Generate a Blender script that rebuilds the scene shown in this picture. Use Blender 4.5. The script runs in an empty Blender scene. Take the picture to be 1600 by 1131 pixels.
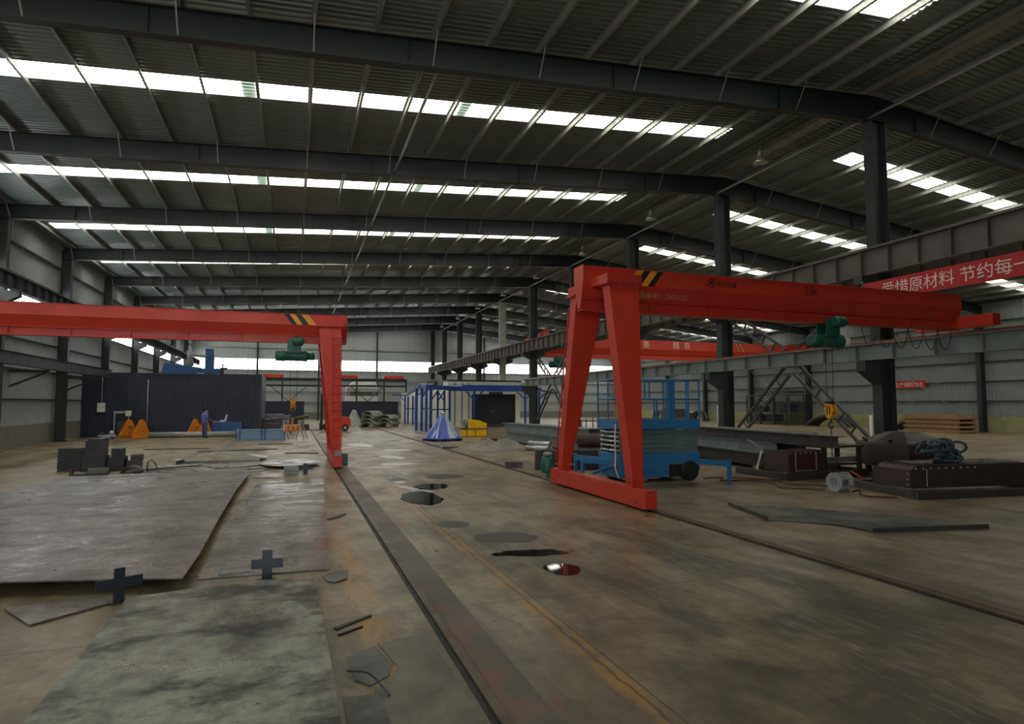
import bpy, bmesh, math, random
from mathutils import Vector, Matrix
random.seed(7)
SC = bpy.context.scene
COL = SC.collection
PI = math.pi
R = math.radians

# ------------------------------------------------------------------ mesh helper
class MB:
    def __init__(s):
        s.v = []; s.f = []; s.sm = []
    def _add(s, vs, fs, smooth=False):
        b = len(s.v)
        s.v += [tuple(p) for p in vs]
        s.f += [tuple(b + i for i in f) for f in fs]
        s.sm += [smooth] * len(fs)
        return s
    def box(s, x0, x1, y0, y1, z0, z1):
        return s._add([(x0,y0,z0),(x1,y0,z0),(x1,y1,z0),(x0,y1,z0),(x0,y0,z1),(x1,y0,z1),(x1,y1,z1),(x0,y1,z1)],
            [(3,2,1,0),(4,5,6,7),(0,1,5,4),(1,2,6,5),(2,3,7,6),(3,0,4,7)])
    def hexa(s, b4, t4):
        return s._add(list(b4)+list(t4), [(3,2,1,0),(4,5,6,7),(0,1,5,4),(1,2,6,5),(2,3,7,6),(3,0,4,7)])
    def bar(s, p, q, w, h, up=(0,0,1)):
        p = Vector(p); q = Vector(q); d = (q-p).normalized(); up = Vector(up)
        if abs(d.dot(up)) > .98: up = Vector((1,0,0)) if abs(d.x) < .9 else Vector((0,1,0))
        sx = d.cross(up).normalized(); uz = sx.cross(d).normalized()
        c = [sx*(a*w/2)+uz*(b*h/2) for a,b in ((-1,-1),(1,-1),(1,1),(-1,1))]
        return s._add([p+k for k in c]+[q+k for k in c], [(3,2,1,0),(4,5,6,7),(0,1,5,4),(1,2,6,5),(2,3,7,6),(3,0,4,7)])
    def tube(s, p, q, r, n=10, r2=None, smooth=True, caps=True):
        p = Vector(p); q = Vector(q); d = (q-p).normalized(); r2 = r if r2 is None else r2
        a = Vector((0,0,1)) if abs(d.z) < .9 else Vector((1,0,0))
        u = d.cross(a).normalized(); w = d.cross(u).normalized()
        vs = []
        for c, rr in ((p, r), (q, r2)):
            for k in range(n):
                t = 2*PI*k/n; vs.append(c + u*(math.cos(t)*rr) + w*(math.sin(t)*rr))
        s._add(vs, [(k, k+n, (k+1)%n+n, (k+1)%n) for k in range(n)], smooth)
        if caps:
            b = len(s.v) - 2*n
            s.f += [tuple(b+k for k in range(n)), tuple(b+n+k for k in range(n-1,-1,-1))]; s.sm += [False, False]
        return s
    def path(s, pts, r, n=6):
        pts = [Vector(p) for p in pts]; vs = []; fs = []
        for i, p in enumerate(pts):
            d = (pts[min(i+1,len(pts)-1)] - pts[max(i-1,0)]).normalized()
            a = Vector((0,0,1)) if abs(d.z) < .9 else Vector((1,0,0))
            u = d.cross(a).normalized(); w = d.cross(u).normalized()
            for k in range(n):
                t = 2*PI*k/n; vs.append(p + u*(math.cos(t)*r) + w*(math.sin(t)*r))
        for i in range(len(pts)-1):
            for k in range(n):
                fs.append((i*n+k, (i+1)*n+k, (i+1)*n+(k+1)%n, i*n+(k+1)%n))
        m = (len(pts)-1)*n
        fs += [tuple(range(n)), tuple(m+k for k in range(n-1,-1,-1))]
        return s._add(vs, fs, True)
    def prism(s, poly, axis, a, b):
        # poly in the two other axes in order (x: y,z) (y: x,z) (z: x,y)
        def P(u, v, w):
            return {'x': (w,u,v), 'y': (u,w,v), 'z': (u,v,w)}[axis]
        n = len(poly)
        vs = [P(u,v,a) for u,v in poly] + [P(u,v,b) for u,v in poly]
        fs = [(k, (k+1)%n, (k+1)%n+n, k+n) for k in range(n)] + [tuple(range(n-1,-1,-1)), tuple(range(n,2*n))]
        return s._add(vs, fs)
    def lathe(s, prof, n=24, c=(0,0,0), smooth=True, axis='z'):
        vs = []; fs = []
        for r, z in prof:
            for k in range(n):
                t = 2*PI*k/n; x = math.cos(t)*r; y = math.sin(t)*r
                if axis == 'z': vs.append((c[0]+x, c[1]+y, c[2]+z))
                elif axis == 'x': vs.append((c[0]+z, c[1]+x, c[2]+y))
                else: vs.append((c[0]+y, c[1]+z, c[2]+x))
        for i in range(len(prof)-1):
            for k in range(n):
                fs.append((i*n+k, i*n+(k+1)%n, (i+1)*n+(k+1)%n, (i+1)*n+k))
        fs += [tuple(range(n-1,-1,-1)), tuple((len(prof)-1)*n+k for k in range(n))]
        s._add(vs, fs, smooth); s.sm[-1] = s.sm[-2] = False
        return s
    def grid(s, nx, ny, fn, smooth=True):
        vs = [fn(i/nx, j/ny) for j in range(ny+1) for i in range(nx+1)]
        fs = [(j*(nx+1)+i, j*(nx+1)+i+1, (j+1)*(nx+1)+i+1, (j+1)*(nx+1)+i) for j in range(ny) for i in range(nx)]
        return s._add(vs, fs, smooth)
    def hbeam(s, p, q, h, w, t=.018, up=(0,0,1)):
        p = Vector(p); q = Vector(q); d = (q-p).normalized(); up = Vector(up)
        sx = d.cross(up).normalized(); uz = sx.cross(d).normalized()
        s.bar(p, q, t, h-2*t, uz)
        s.bar(p+uz*(h/2-t/2), q+uz*(h/2-t/2), w, t, uz); s.bar(p-uz*(h/2-t/2), q-uz*(h/2-t/2), w, t, uz)
        return s
    def xf(s, M, start=0):
        for i in range(start, len(s.v)): s.v[i] = tuple(M @ Vector(s.v[i]))
        return s
    def build(s, name, mat, parent=None, bevel=0, fix=True):
        me = bpy.data.meshes.new(name)
        me.from_pydata(s.v, [], s.f)
        for p, k in zip(me.polygons, s.sm): p.use_smooth = k
        if fix:
            bm = bmesh.new(); bm.from_mesh(me); bmesh.ops.recalc_face_normals(bm, faces=bm.faces); bm.to_mesh(me); bm.free()
        if mat: me.materials.append(mat)
        o = bpy.data.objects.new(name, me); COL.objects.link(o)
        if parent: o.parent = parent
        if bevel:
            m = o.modifiers.new('b', 'BEVEL'); m.width = bevel; m.segments = 2; m.limit_method = 'ANGLE'; m.angle_limit = R(40)
        return o

def tag(o, label, cat, group=None, kind=None):
    o['label'] = label; o['category'] = cat
    if group: o['group'] = group
    if kind: o['kind'] = kind
    return o
def thing(name, label, cat, loc=(0,0,0), rz=0, group=None):
    o = bpy.data.objects.new(name, None); COL.objects.link(o)
    o.location = loc; o.rotation_euler = (0,0,rz); o.empty_display_size = .2
    return tag(o, label, cat, group)
def struct(o, label=None):
    o['kind'] = 'structure'
    if label: o['label'] = label
    return o
KIDS = {}
def copy_tree(o, parent=None):
    c = o.copy(); COL.objects.link(c)
    if parent: c.parent = parent
    for ch in [k for k in COL.objects if k.parent == o]: copy_tree(ch, c)
    return c
def text_mesh(name, body, size, mat, parent, M, depth=.002, sx=1.0):
    cu = bpy.data.curves.new(name, 'FONT'); cu.body = body; cu.size = size; cu.extrude = depth; cu.align_x = 'LEFT'; cu.resolution_u = 3
    t = bpy.data.objects.new(name + '_curve', cu); COL.objects.link(t)
    bpy.context.view_layer.update()
    me = bpy.data.meshes.new_from_object(t.evaluated_get(bpy.context.evaluated_depsgraph_get()))
    bpy.data.objects.remove(t); bpy.data.curves.remove(cu)
    me.name = name; me.transform(M @ Matrix.Diagonal((sx,1,1,1))); me.materials.clear(); me.materials.append(mat)
    o = bpy.data.objects.new(name, me); COL.objects.link(o)
    if parent: o.parent = parent
    return o

# ------------------------------------------------------------------ materials
def lin(c):
    c = c/255.0
    return c/12.92 if c <= .04045 else ((c+.055)/1.055)**2.4
def rgb(r, g, b): return (lin(r), lin(g), lin(b), 1)
class NT:
    def __init__(s, name):
        s.m = bpy.data.materials.new(name); s.m.use_nodes = True; s.t = s.m.node_tree; s.n = s.t.nodes
        s.b = s.n['Principled BSDF']; s.tc = s.n.new('ShaderNodeTexCoord')
    def lk(s, a, b): s.t.links.new(a, b)
    def set(s, inp, v):
        if hasattr(v, 'is_output') or isinstance(v, bpy.types.NodeSocket): s.lk(v, inp)
        else: inp.default_value = v
    def math(s, op, a, b=None, clamp=False):
        n = s.n.new('ShaderNodeMath'); n.operation = op; n.use_clamp = clamp; s.set(n.inputs[0], a)
        if b is not None: s.set(n.inputs[1], b)
        return n.outputs[0]
    def mapping(s, scale=(1,1,1), loc=(0,0,0), src='Object', rot=(0,0,0)):
        n = s.n.new('ShaderNodeMapping'); s.lk(s.tc.outputs[src], n.inputs[0])
        n.inputs['Scale'].default_value = scale; n.inputs['Location'].default_value = loc; n.inputs['Rotation'].default_value = rot
        return n.outputs[0]
    def noise(s, vec, scale=1, detail=4, rough=.55, dist=0):
        n = s.n.new('ShaderNodeTexNoise'); s.lk(vec, n.inputs['Vector'])
        n.inputs['Scale'].default_value = scale; n.inputs['Detail'].default_value = detail; n.inputs['Roughness'].default_value = rough; n.inputs['Distortion'].default_value = dist
        return n.outputs['Fac']
    def ramp(s, fac, stops, interp='LINEAR'):
        n = s.n.new('ShaderNodeValToRGB'); s.lk(fac, n.inputs[0]); e = n.color_ramp.elements; n.color_ramp.interpolation = interp
        while len(e) < len(stops): e.new(.5)
        for k, (p, c) in enumerate(stops):
            e[k].position = p; e[k].color = c if hasattr(c, '__len__') else (c,c,c,1)
        return n.outputs[0]
    def mix(s, fac, a, b, mode='MIX'):
        n = s.n.new('ShaderNodeMix'); n.data_type = 'RGBA'; n.blend_type = mode
        s.set(n.inputs[0], fac); s.set(n.inputs[6], a); s.set(n.inputs[7], b)
        return n.outputs[2]
    def xyz(s):
        n = s.n.new('ShaderNodeSeparateXYZ'); s.lk(s.tc.outputs['Object'], n.inputs[0]); return n.outputs
    def band(s, v, c, hw, soft):
        d = s.math('ABSOLUTE', s.math('SUBTRACT', v, c))
        return s.math('SUBTRACT', 1.0, s.math('DIVIDE', s.math('SUBTRACT', d, hw), soft, False), True) if False else s.math('MULTIPLY', s.math('SUBTRACT', hw+soft, d), 1.0/soft, True)
    def bump(s, h, strength=.3, dist=.02):
        n = s.n.new('ShaderNodeBump'); s.lk(h, n.inputs['Height']); n.inputs['Strength'].default_value = strength; n.inputs['Distance'].default_value = dist
        s.lk(n.outputs[0], s.b.inputs['Normal'])
    def done(s, col=None, rough=None, metal=None, spec=None):
        if col is not None: s.set(s.b.inputs['Base Color'], col)
        if rough is not None: s.set(s.b.inputs['Roughness'], rough)
        if metal is not None: s.set(s.b.inputs['Metallic'], metal)
        if spec is not None: s.b.inputs['Specular IOR Level'].default_value = spec
        return s.m
def paint(name, c, rough=.5, metal=0, var=.25, scale=2.5, dirt=None, spec=.5, dirt_amt=.45):
    t = NT(name); base = rgb(*c)
    dark = tuple(k*(1-var) for k in base[:3])+(1,); lite = tuple(min(1,k*(1+var*.6)) for k in base[:3])+(1,)
    n1 = t.noise(t.mapping(), scale, 5, .6)
    col = t.ramp(n1, [(.3, dark), (.7, lite)])
    if dirt:
        n2 = t.noise(t.mapping(loc=(3,7,1)), scale*2.3, 6, .65)
        col = t.mix(t.ramp(n2, [(.52, 0), (.72, dirt_amt)]), col, rgb(*dirt))
    ro = t.ramp(n1, [(.3, min(1,rough+.1)), (.7, max(.05,rough-.1))])
    return t.done(col, ro, metal, spec)
def emit(name, c, k):
    m = bpy.data.materials.new(name); m.use_nodes = True; b = m.node_tree.nodes['Principled BSDF']
    b.inputs['Base Color'].default_value = (0,0,0,1); b.inputs['Emission Color'].default_value = rgb(*c); b.inputs['Emission Strength'].default_value = k
    return m

SKY_L = 3.0; BAND_L = 2.6
M = {}
M['red'] = paint('red_paint', (196,56,40), .38, var=.12, scale=1.2, dirt=(120,52,40), dirt_amt=.25)
M['reddull'] = paint('red_paint_dull', (178,40,38), .5, var=.15, scale=1.2)
M['black'] = paint('black_paint', (28,30,32), .5)
M['yellowp'] = paint('yellow_paint', (226,150,36), .45, var=.1)
M['cyellow'] = paint('machine_yellow', (232,186,30), .4, var=.1, dirt=(120,90,30))
M['orange'] = paint('orange_paint', (214,128,34), .45, var=.15, dirt=(110,70,30))
M['steel'] = paint('dark_structural_steel', (46,53,53), .55, var=.18, scale=.8)
M['rafter'] = paint('rafter_steel', (37,44,44), .5, var=.15, scale=.6)
M['galv'] = paint('galvanised_purlin', (150,152,146), .42, metal=.35, var=.15)
M['pipe'] = paint('grey_pipe', (150,150,145), .4, metal=.3)
M['runway'] = paint('runway_steel', (90,84,78), .55, var=.2, scale=1.5, dirt=(96,66,52))
M['runwayg'] = paint('runway_grey_green', (112,122,116), .5, var=.15, scale=1.5, dirt=(96,76,62))
M['rail'] = paint('rail_steel', (120,72,62), .4, metal=.4)
M['frail'] = paint('worn_floor_rail', (92,76,60), .4, metal=.3)
M['green'] = paint('hoist_green', (28,92,76), .4, var=.2, dirt=(30,40,36))
M['blue'] = paint('lift_blue', (52,118,164), .4, var=.12, dirt=(40,60,80), dirt_amt=.3)
M['dblue'] = paint('frame_blue', (32,74,150), .4, var=.15)
M['pblue'] = paint('machine_blue', (30,78,130), .45, var=.2, dirt=(30,40,50))
M['crate'] = paint('blue_grey_paint', (112,142,168), .5, var=.12)
M['navy'] = paint('navy_sheet', (40,46,62), .55, var=.12, scale=.7)
M['grey'] = paint('grey_paint', (150,152,150), .5)
M['white'] = paint('white_paint', (226,226,220), .5, var=.06)
M['cream'] = paint('cream_panel', (222,222,205), .55, var=.06)
M['gsteel'] = paint('grey_green_steel', (126,136,134), .45, metal=.15, var=.2, scale=1.3, dirt=(80,70,60))
M['dsteel'] = paint('dark_mill_steel', (72,70,68), .5, metal=.2, var=.25, dirt=(96,64,46))
M['block'] = paint('dark_block_steel', (50,50,52), .55, metal=.1, var=.25, dirt=(80,56,44))
M['brown'] = paint('oxide_primer', (66,54,50), .5, var=.2, scale=2, dirt=(100,50,40))
M['maroon'] = paint('maroon_primer', (72,42,38), .5, var=.2)
M['chalk'] = paint('chalk_line', (190,188,178), .8)
M['rubber'] = paint('black_rubber', (26,26,27), .8)
M['silver'] = paint('silver_foil', (200,202,204), .25, metal=.7, var=.15)
M['shell'] = paint('olive_grey_plate', (132,138,120), .5, metal=.2, var=.2)
M['wall'] = paint('pale_wall_sheet', (160,167,167), .5, var=.06, scale=.5)
M['wallr'] = paint('grey_wall_sheet', (138,145,142), .55, var=.08, scale=.5)
M['dado'] = paint('dado_plaster', (158,156,112), .8, var=.12)
M['plinth'] = paint('grey_plinth', (120,120,112), .8, var=.12)
M['hose'] = paint('brown_hose', (92,60,44), .6)
M['cable'] = paint('black_cable', (20,20,22), .6)
M['wireg'] = paint('wire_rope', (60,60,60), .4, metal=.6)
M['skin'] = paint('skin', (196,150,122), .5, var=.06)
M['coat'] = paint('blue_work_jacket', (98,108,164), .8, var=.15, scale=8)
M['trous'] = paint('navy_trousers', (62,74,116), .85, var=.15, scale=8)
M['hair'] = paint('black_hair', (24,20,18), .6)
M['cloth'] = paint('dusty_sheet', (146,140,132), .8, var=.12, dirt=(140,132,120))
M['sign'] = paint('banner_red', (176,36,40), .6, var=.08)
M['signw'] = paint('banner_white', (225,205,195), .6, var=.05)
M['stencil'] = paint('stencil_grey', (190,150,130), .6, var=.2)
M['ropeb'] = paint('blue_black_rope', (58,78,92), .6, var=.3, scale=9)
M['wood'] = paint('timber', (150,120,84), .7, var=.2)

# translucent roof lights: ribs and lap stains belong to the sheet
def skylight_mat(name, c, k, axis, period):
    t = NT(name); x = t.xyz()
    w = t.math('SINE', t.math('MULTIPLY', x[axis], 2*PI/period))
    rib = t.ramp(w, [(.0, .045), (.45, .10), (.70, 1.0)])
    n = t.ramp(t.noise(t.mapping(), .7, 4), [(.3, .82), (.6, 1.0)])
    f = t.mix(1.0, rib, n, 'MULTIPLY')
    e = t.mix(1.0, f, rgb(*c), 'MULTIPLY')
    t.lk(e, t.b.inputs['Emission Color']); t.b.inputs['Emission Strength'].default_value = k
    return t.done(rgb(200,200,190), .5)
M['sky'] = skylight_mat('translucent_roof_sheet', (255,252,242), SKY_L, 1, .2)
M['lap'] = skylight_mat('lapped_roof_sheet', (176,220,202), SKY_L*.10, 1, .2)
M['skyx'] = skylight_mat('translucent_wall_sheet_end', (250,252,252), BAND_L, 0, .25)
M['skyy'] = skylight_mat('translucent_wall_sheet_side', (250,252,252), BAND_L, 1, .25)

# roof underside: pale coated sheet, semi gloss
def roof_mat():
    t = NT('roof_sheet_underside')
    n1 = t.noise(t.mapping((.3,.12,1)), 1, 5)
    col = t.ramp(n1, [(.3, rgb(112,124,122)), (.7, rgb(140,152,149))])
    return t.done(col, t.ramp(n1, [(.3,.38),(.7,.28)]), .4, .6)
M['roof'] = roof_mat()

# concrete floor (world aligned object coordinates, origin under the camera)
def floor_mat():
    t = NT('worn_concrete'); x = t.xyz()
    big = t.noise(t.mapping((.16,.1,1)), 1, 5, .6, .4)
    mid = t.noise(t.mapping((.9,.55,1), (4,2,0)), 1, 6, .65, .3)
    fine = t.noise(t.mapping((1,1,1)), 9, 6, .7)
    strk = t.noise(t.mapping((2.6,.22,1), (1,5,0), rot=(0,0,R(-6))), 1, 5, .6, .6)
    col = t.ramp(big, [(.28, rgb(132,116,88)), (.5, rgb(170,154,122)), (.74, rgb(196,182,152))])
    col = t.mix(t.ramp(mid, [(.34, .85), (.60, 0)]), col, rgb(108,94,68))
    col = t.mix(t.ramp(strk, [(.50, 0), (.66, .55)]), col, rgb(92,84,70))
    col = t.mix(t.ramp(strk, [(.26, .40), (.42, 0)]), col, rgb(186,178,160))
    col = t.mix(t.ramp(fine, [(.38, .35), (.6, 0)]), col, rgb(92,84,68))
    dirt = t.noise(t.mapping((.55,.32,1), (7,1,0), rot=(0,0,R(15))), 1.6, 7, .7, .9)
    col = t.mix(t.ramp(dirt, [(.50, 0), (.60, .62)]), col, rgb(92,80,60))
    # oily damp lane, stretched to paint shade onto the near-right floor; drying tyre marks
    lane = t.math('MULTIPLY', t.band(x[0], 4.6, 1.9, 1.3), t.band(x[1], 5.2, 3.5, 3.0))
    damp = t.noise(t.mapping((.75,.42,1), (9,3,0), rot=(0,0,R(20))), 1, 5, .6, 1.0)
    damp_shade = t.math('MULTIPLY', lane, t.ramp(damp, [(.44, 0), (.58, .8)]))
    col = t.mix(damp_shade, col, rgb(74,68,52))
    tyre = t.noise(t.mapping((5.5,1.1,1), (2,1,0), rot=(0,0,R(38))), 2.4, 4, .6, .8)
    tl = t.math('MULTIPLY', t.band(x[0], 4.9, .9, .9), t.math('MULTIPLY', t.band(x[1], 7.5, 4.0, 2.0), t.ramp(tyre, [(.52,0),(.66,.35)])))
    col = t.mix(tl, col, rgb(176,166,146))
    # worn yellow lines
    wear = t.ramp(t.noise(t.mapping((3,.9,1)), 2, 6, .7), [(.4, 0), (.58, 1)])
    yl = t.math('MULTIPLY', t.band(t.math('ADD', x[0], t.math('MULTIPLY', mid, .10)), 2.33, .06, .06), t.math('MULTIPLY', wear, .9))
    col = t.mix(yl, col, rgb(176,134,60))
    y2 = t.math('MULTIPLY', t.math('MULTIPLY', t.band(x[0], .72, .08, .14), t.band(x[1], 7.2, 2.2, 1.2)), t.math('MULTIPLY', wear, .7))
    col = t.mix(y2, col, rgb(190,142,60))
    y3 = t.math('MULTIPLY', t.band(t.math('ADD', x[0], t.math('MULTIPLY', x[1], .012)), 5.9, .05, .05), t.math('MULTIPLY', t.band(x[1], 38, 19, 2), .55))
    col = t.mix(y3, col, rgb(140,112,70))
    # saw joints and the cracked longitudinal joint
    cr = t.band(t.math('ADD', x[0], t.math('MULTIPLY', t.noise(t.mapping((.1,2,1)), 1.5, 4), .10)), 2.34, .006, .012)
    jy = t.math('ABSOLUTE', t.math('SUBTRACT', t.math('FRACT', t.math('DIVIDE', t.math('ADD', x[1], 2.8), 6.0)), .5))
    jx = t.math('ABSOLUTE', t.math('SUBTRACT', t.math('FRACT', t.math('DIVIDE', t.math('ADD', x[0], .62), 6.0)), .5))
    jl = t.math('MAXIMUM', t.math('LESS_THAN', jy, .0016), t.math('LESS_THAN', jx, .0014))
    col = t.mix(t.math('MULTIPLY', t.math('MAXIMUM', cr, jl), .7), col, rgb(58,50,40))
    # rust patches beside the left rail
    rz = t.math('MULTIPLY', t.band(x[0], 1.62, .16, .10), t.ramp(t.noise(t.mapping((1.5,.6,1), (2,8,0)), 1, 4), [(.56,0),(.64,.7)]))
    col = t.mix(rz, col, rgb(150,84,46))
    ro = t.ramp(mid, [(.3, .52), (.52, .34), (.72, .25)])
    t.bump(fine, .12, .01)
    return t.done(col, ro, 0, .45)
M['floor'] = floor_mat()

def plate_mat(name, base, dark, lite, rough, pattern=0, rot=0.0, patch=.6):
    t = NT(name)
    a = t.noise(t.mapping((1.6,.7,1), rot=(0,0,rot)), 1.1, 7, .65, .15)
    b = t.noise(t.mapping((.8,1.2,1), (5,2,0), rot=(0,0,rot)), 1.4, 7, .68, .15)
    c = t.noise(t.mapping((1,1,1), (2,9,0)), 7, 6, .7)
    col = t.ramp(a, [(.3, rgb(*dark)), (.52, rgb(*base)), (.72, rgb(*lite))])
    col = t.mix(t.ramp(b, [(.5,0),(.62,patch)]), col, rgb(*dark))
    col = t.mix(t.ramp(c, [(.35,.4),(.55,0)]), col, rgb(*dark))
    ro = t.ramp(b, [(.35, max(.08,rough-.12)), (.65, rough+.14)])
    if pattern:
        w = t.n.new('ShaderNodeTexChecker'); t.lk(t.mapping((1,1,1), rot=(0,0,rot+R(45))), w.inputs[0]); w.inputs['Scale'].default_value = pattern
        t.bump(w.outputs['Fac'], .35, .004)
        col = t.mix(t.math('MULTIPLY', w.outputs['Fac'], .18), col, rgb(*lite))
    else: t.bump(c, .1, .004)
    return t.done(col, ro, .55, .5)
M['plateA'] = plate_mat('mill_scale_plate', (124,118,112), (80,74,70), (160,154,148), .33, 26, R(28))
M['plateB'] = plate_mat('tread_plate', (134,131,120), (88,84,76), (172,168,158), .27, 30, 0)
M['plateC'] = plate_mat('stained_plate', (146,148,134), (44,42,40), (178,182,168), .36, 0, R(8), .9)
M['plateD'] = plate_mat('grey_thin_plate', (168,160,156), (120,112,108), (190,184,180), .3)
M['plateG'] = plate_mat('green_grey_plate', (100,104,96), (70,74,70), (124,126,116), .42)
def water_mat(name, c, rough):
    t = NT(name); n = t.noise(t.mapping(), 2.5, 4)
    return t.done(t.ramp(n, [(.3, rgb(*c)), (.7, rgb(*[k*1.3 for k in c]))]), rough, 0, .5)
M['water'] = water_mat('puddle_water', (34,32,30), .03)
M['residue'] = paint('pale_dried_residue', (204,198,192), .35, var=.15, scale=5)
M['damp'] = water_mat('wet_concrete', (40,36,30), .34)
def cone_mat():
    t = NT('blue_cone_with_foil'); x = t.xyz()
    a = t.math('ARCTAN2', x[1], x[0])
    cmb = t.n.new('ShaderNodeCombineXYZ'); t.lk(t.math('MULTIPLY', a, 1.3), cmb.inputs[0]); t.lk(t.math('MULTIPLY', x[2], .25), cmb.inputs[1])
    n = t.noise(cmb.outputs[0], 1.6, 2, .5, .6)
    col = t.mix(t.ramp(n, [(.53,0),(.58,1)]), rgb(34,72,164), rgb(186,198,220))
    return t.done(col, .3, .1, .6)
M['cone'] = cone_mat()
# ------------------------------------------------------------------ building
XL, XR, XC = -12.1, 46.8, 18.27
Y0, BAY, YF, YE = 15.5, 8.0, -9.0, 87.0
ZR = 12.50
SL, SLR = .065, .112
FR = [Y0 + BAY*n for n in range(9)]
def zroof(x): return ZR - (SL if x < XC else SLR)*abs(x-XC)
def ztop(x): return zroof(x) - .20
def depth(x): return .82 - .0073*abs(x-XC)

fl = MB(); fl._add([(XL-.3,YF-14,0),(XR+.3,YF-14,0),(XR+.3,YE+.3,0),(XL-.3,YE+.3,0)], [(0,1,2,3)])
struct(fl.build('floor', M['floor'], fix=False), 'worn stained concrete workshop floor')

# roof sheets: trapezoid ribs run from eave to ridge
PER = .20
def rib_profile(y0, y1):
    out = []; y = y0
    n = max(1, round((y1-y0)/PER)); p = (y1-y0)/n
    for k in range(n):
        a = y0 + k*p
        out += [(a, 0), (a+.30*p, 0), (a+.42*p, .035), (a+.82*p, .035), (a+.94*p, 0)]
    out.append((y1, 0)); return out
def sheet(mb, xa, xb, y0, y1):
    pr = rib_profile(y0, y1); vs = []; fs = []
    for y, h in pr:
        vs.append((xa, y, zroof(xa)+h)); vs.append((xb, y, zroof(xb)+h))
    for i in range(len(pr)-1): fs.append((2*i, 2*i+2, 2*i+3, 2*i+1))
    mb._add(vs, fs)
STRIP_HALF = .48
SX = {'left': (-11.2, 15.35), 'right': (21.2, 46.0)}
mids = [Y0 + BAY*n + 4.0 for n in range(-1, 9)]   # roof lights left out of the nearest, unseen bays to darken the near floor
for side, (xa, xb) in (('left', (XL-.3, XC)), ('right', (XC, XR+.3))):
    mb = MB(); y = YF
    s0, s1 = SX[side]
    for ym in mids:
        a, b = ym-STRIP_HALF, ym+STRIP_HALF
        if b > YE: break
        if a > y: sheet(mb, xa, xb, y, a)
        sheet(mb, xa, s0, a, b); sheet(mb, s1, xb, a, b)
        y = b
        sk = MB(); sheet(sk, s0, s1, a, b)
        if side == 'left':   # the lapped joints in each strip
            sk = MB(); laps = [(-1.62,-1.27), (4.92,5.22)]; x = s0; lp = MB()
            for l0, l1 in laps:
                sheet(sk, x, l0, a, b); sheet(lp, l0, l1, a, b); x = l1
            sheet(sk, x, s1, a, b)
            o = struct(sk.build('skylight', M['sky'], fix=False)); struct(lp.build('skylight_lap', M['lap'], o, fix=False))
        else: struct(sk.build('skylight', M['sky'], fix=False))
    sheet(mb, xa, xb, y, YE)
    struct(mb.build('ceiling_' + side, M['roof'], fix=False), 'ribbed steel roof slope seen from below')
rc = MB(); rc.prism([(XC-.3,ZR-.06),(XC,ZR-.02),(XC+.3,ZR-.06),(XC+.3,ZR+.02),(XC,ZR+.06),(XC-.3,ZR+.02)], 'y', YF, YE)
struct(rc.build('ridge_trim', M['galv']))

# purlins, one long member each
k = -9
while True:
    x = .27 + 1.46*k; k += 1
    if x < XL+.1: continue
    if x > XR-.1: break
    if abs(x-XC) < .35: continue
    z = zroof(x)
    mb = MB()
    mb.box(x-.004, x+.004, YF+.1, YE-.1, z-.20, z-.004).box(x-.004, x+.06, YF+.1, YE-.1, z-.20, z-.192).box(x-.06, x+.004, YF+.1, YE-.1, z-.016, z-.006)
    struct(mb.build('purlin', M['galv']))

# rafters
def rafter(y):
    root = None
    mb = MB(); xs = [XL+.25, XC, XR-.25]
    poly = [(x, ztop(x)) for x in xs] + [(x, ztop(x)-depth(x)) for x in reversed(xs)]
    mb.prism(poly, 'y', y-.007, y+.007)
    for a, b in ((0,1),(1,2)):
        for f in (0, 1):
            p = (xs[a], y, ztop(xs[a]) - f*depth(xs[a])); q = (xs[b], y, ztop(xs[b]) - f*depth(xs[b]))
            mb.bar(p, q, .26, .018)
    x = XL+3
    while x < XR-1:
        mb.box(x-.006, x+.006, y-.11, y+.11, ztop(x)-depth(x)+.01, ztop(x)-.01); x += 5.84
    root = struct(mb.build('rafter', M['rafter']))
    kk = -8
    while True:
        x = .27 + 1.46*kk; kk += 2
        if x > XR-1: break
        if x < XL+.6 or abs(x-XC) < .8: continue
        b = MB(); zt = zroof(x)-.19; zb = ztop(x)-depth(x)+.03
        b.bar((x, y-.62, zt), (x, y-.12, zb), .035, .006)
        b.bar((x, y+.62, zt), (x, y+.12, zb), .035, .006)
        struct(b.build('fly_brace', M['galv'], root))
    return root
for y in FR: rafter(y)

# columns
def hcol(name, x, y, z1, hx, hy, mat, t=.02, lab=None):
    mb = MB()
    mb.box(x-hx/2, x-hx/2+t, y-hy/2, y+hy/2, 0, z1).box(x+hx/2-t, x+hx/2, y-hy/2, y+hy/2, 0, z1).box(x-hx/2+t, x+hx/2-t, y-t/2, y+t/2, 0, z1)
    mb.box(x-hx/2-.08, x+hx/2+.08, y-hy/2-.08, y+hy/2+.08, 0, .03)
    o = struct(mb.build(name, mat))
    if lab: o['label'] = lab
    return o
M['palecol'] = paint('pale_grey_column', (176,178,168), .5)
def corbel(col, x0, x1, y, zt, h):
    mb = MB(); s = 1 if x1 > x0 else -1
    mb.prism([(x0,zt),(x1,zt),(x1,zt-h*.45),(x0,zt-h)], 'y', y-.17, y-.15); mb.prism([(x0,zt),(x1,zt),(x1,zt-h*.45),(x0,zt-h)], 'y', y+.15, y+.17)
    mb.box(min(x0,x1), max(x0,x1), y-.19, y+.19, zt-.03, zt).box(x1-.012, x1+.012, y-.17, y+.17, zt-h*.45, zt)
    mb.prism([(x0,zt-h),(x1,zt-h*.45),(x1,zt-h*.45-.02),(x0,zt-h-.02)], 'y', y-.17, y+.17)
    struct(mb.build('corbel', M['steel'], col))
RUN_B, RUN_T = 6.15, 7.0      # upper runway beams
LOW_B, LOW_T = 3.40, 3.92     # lower runway beam beside the middle columns
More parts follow.
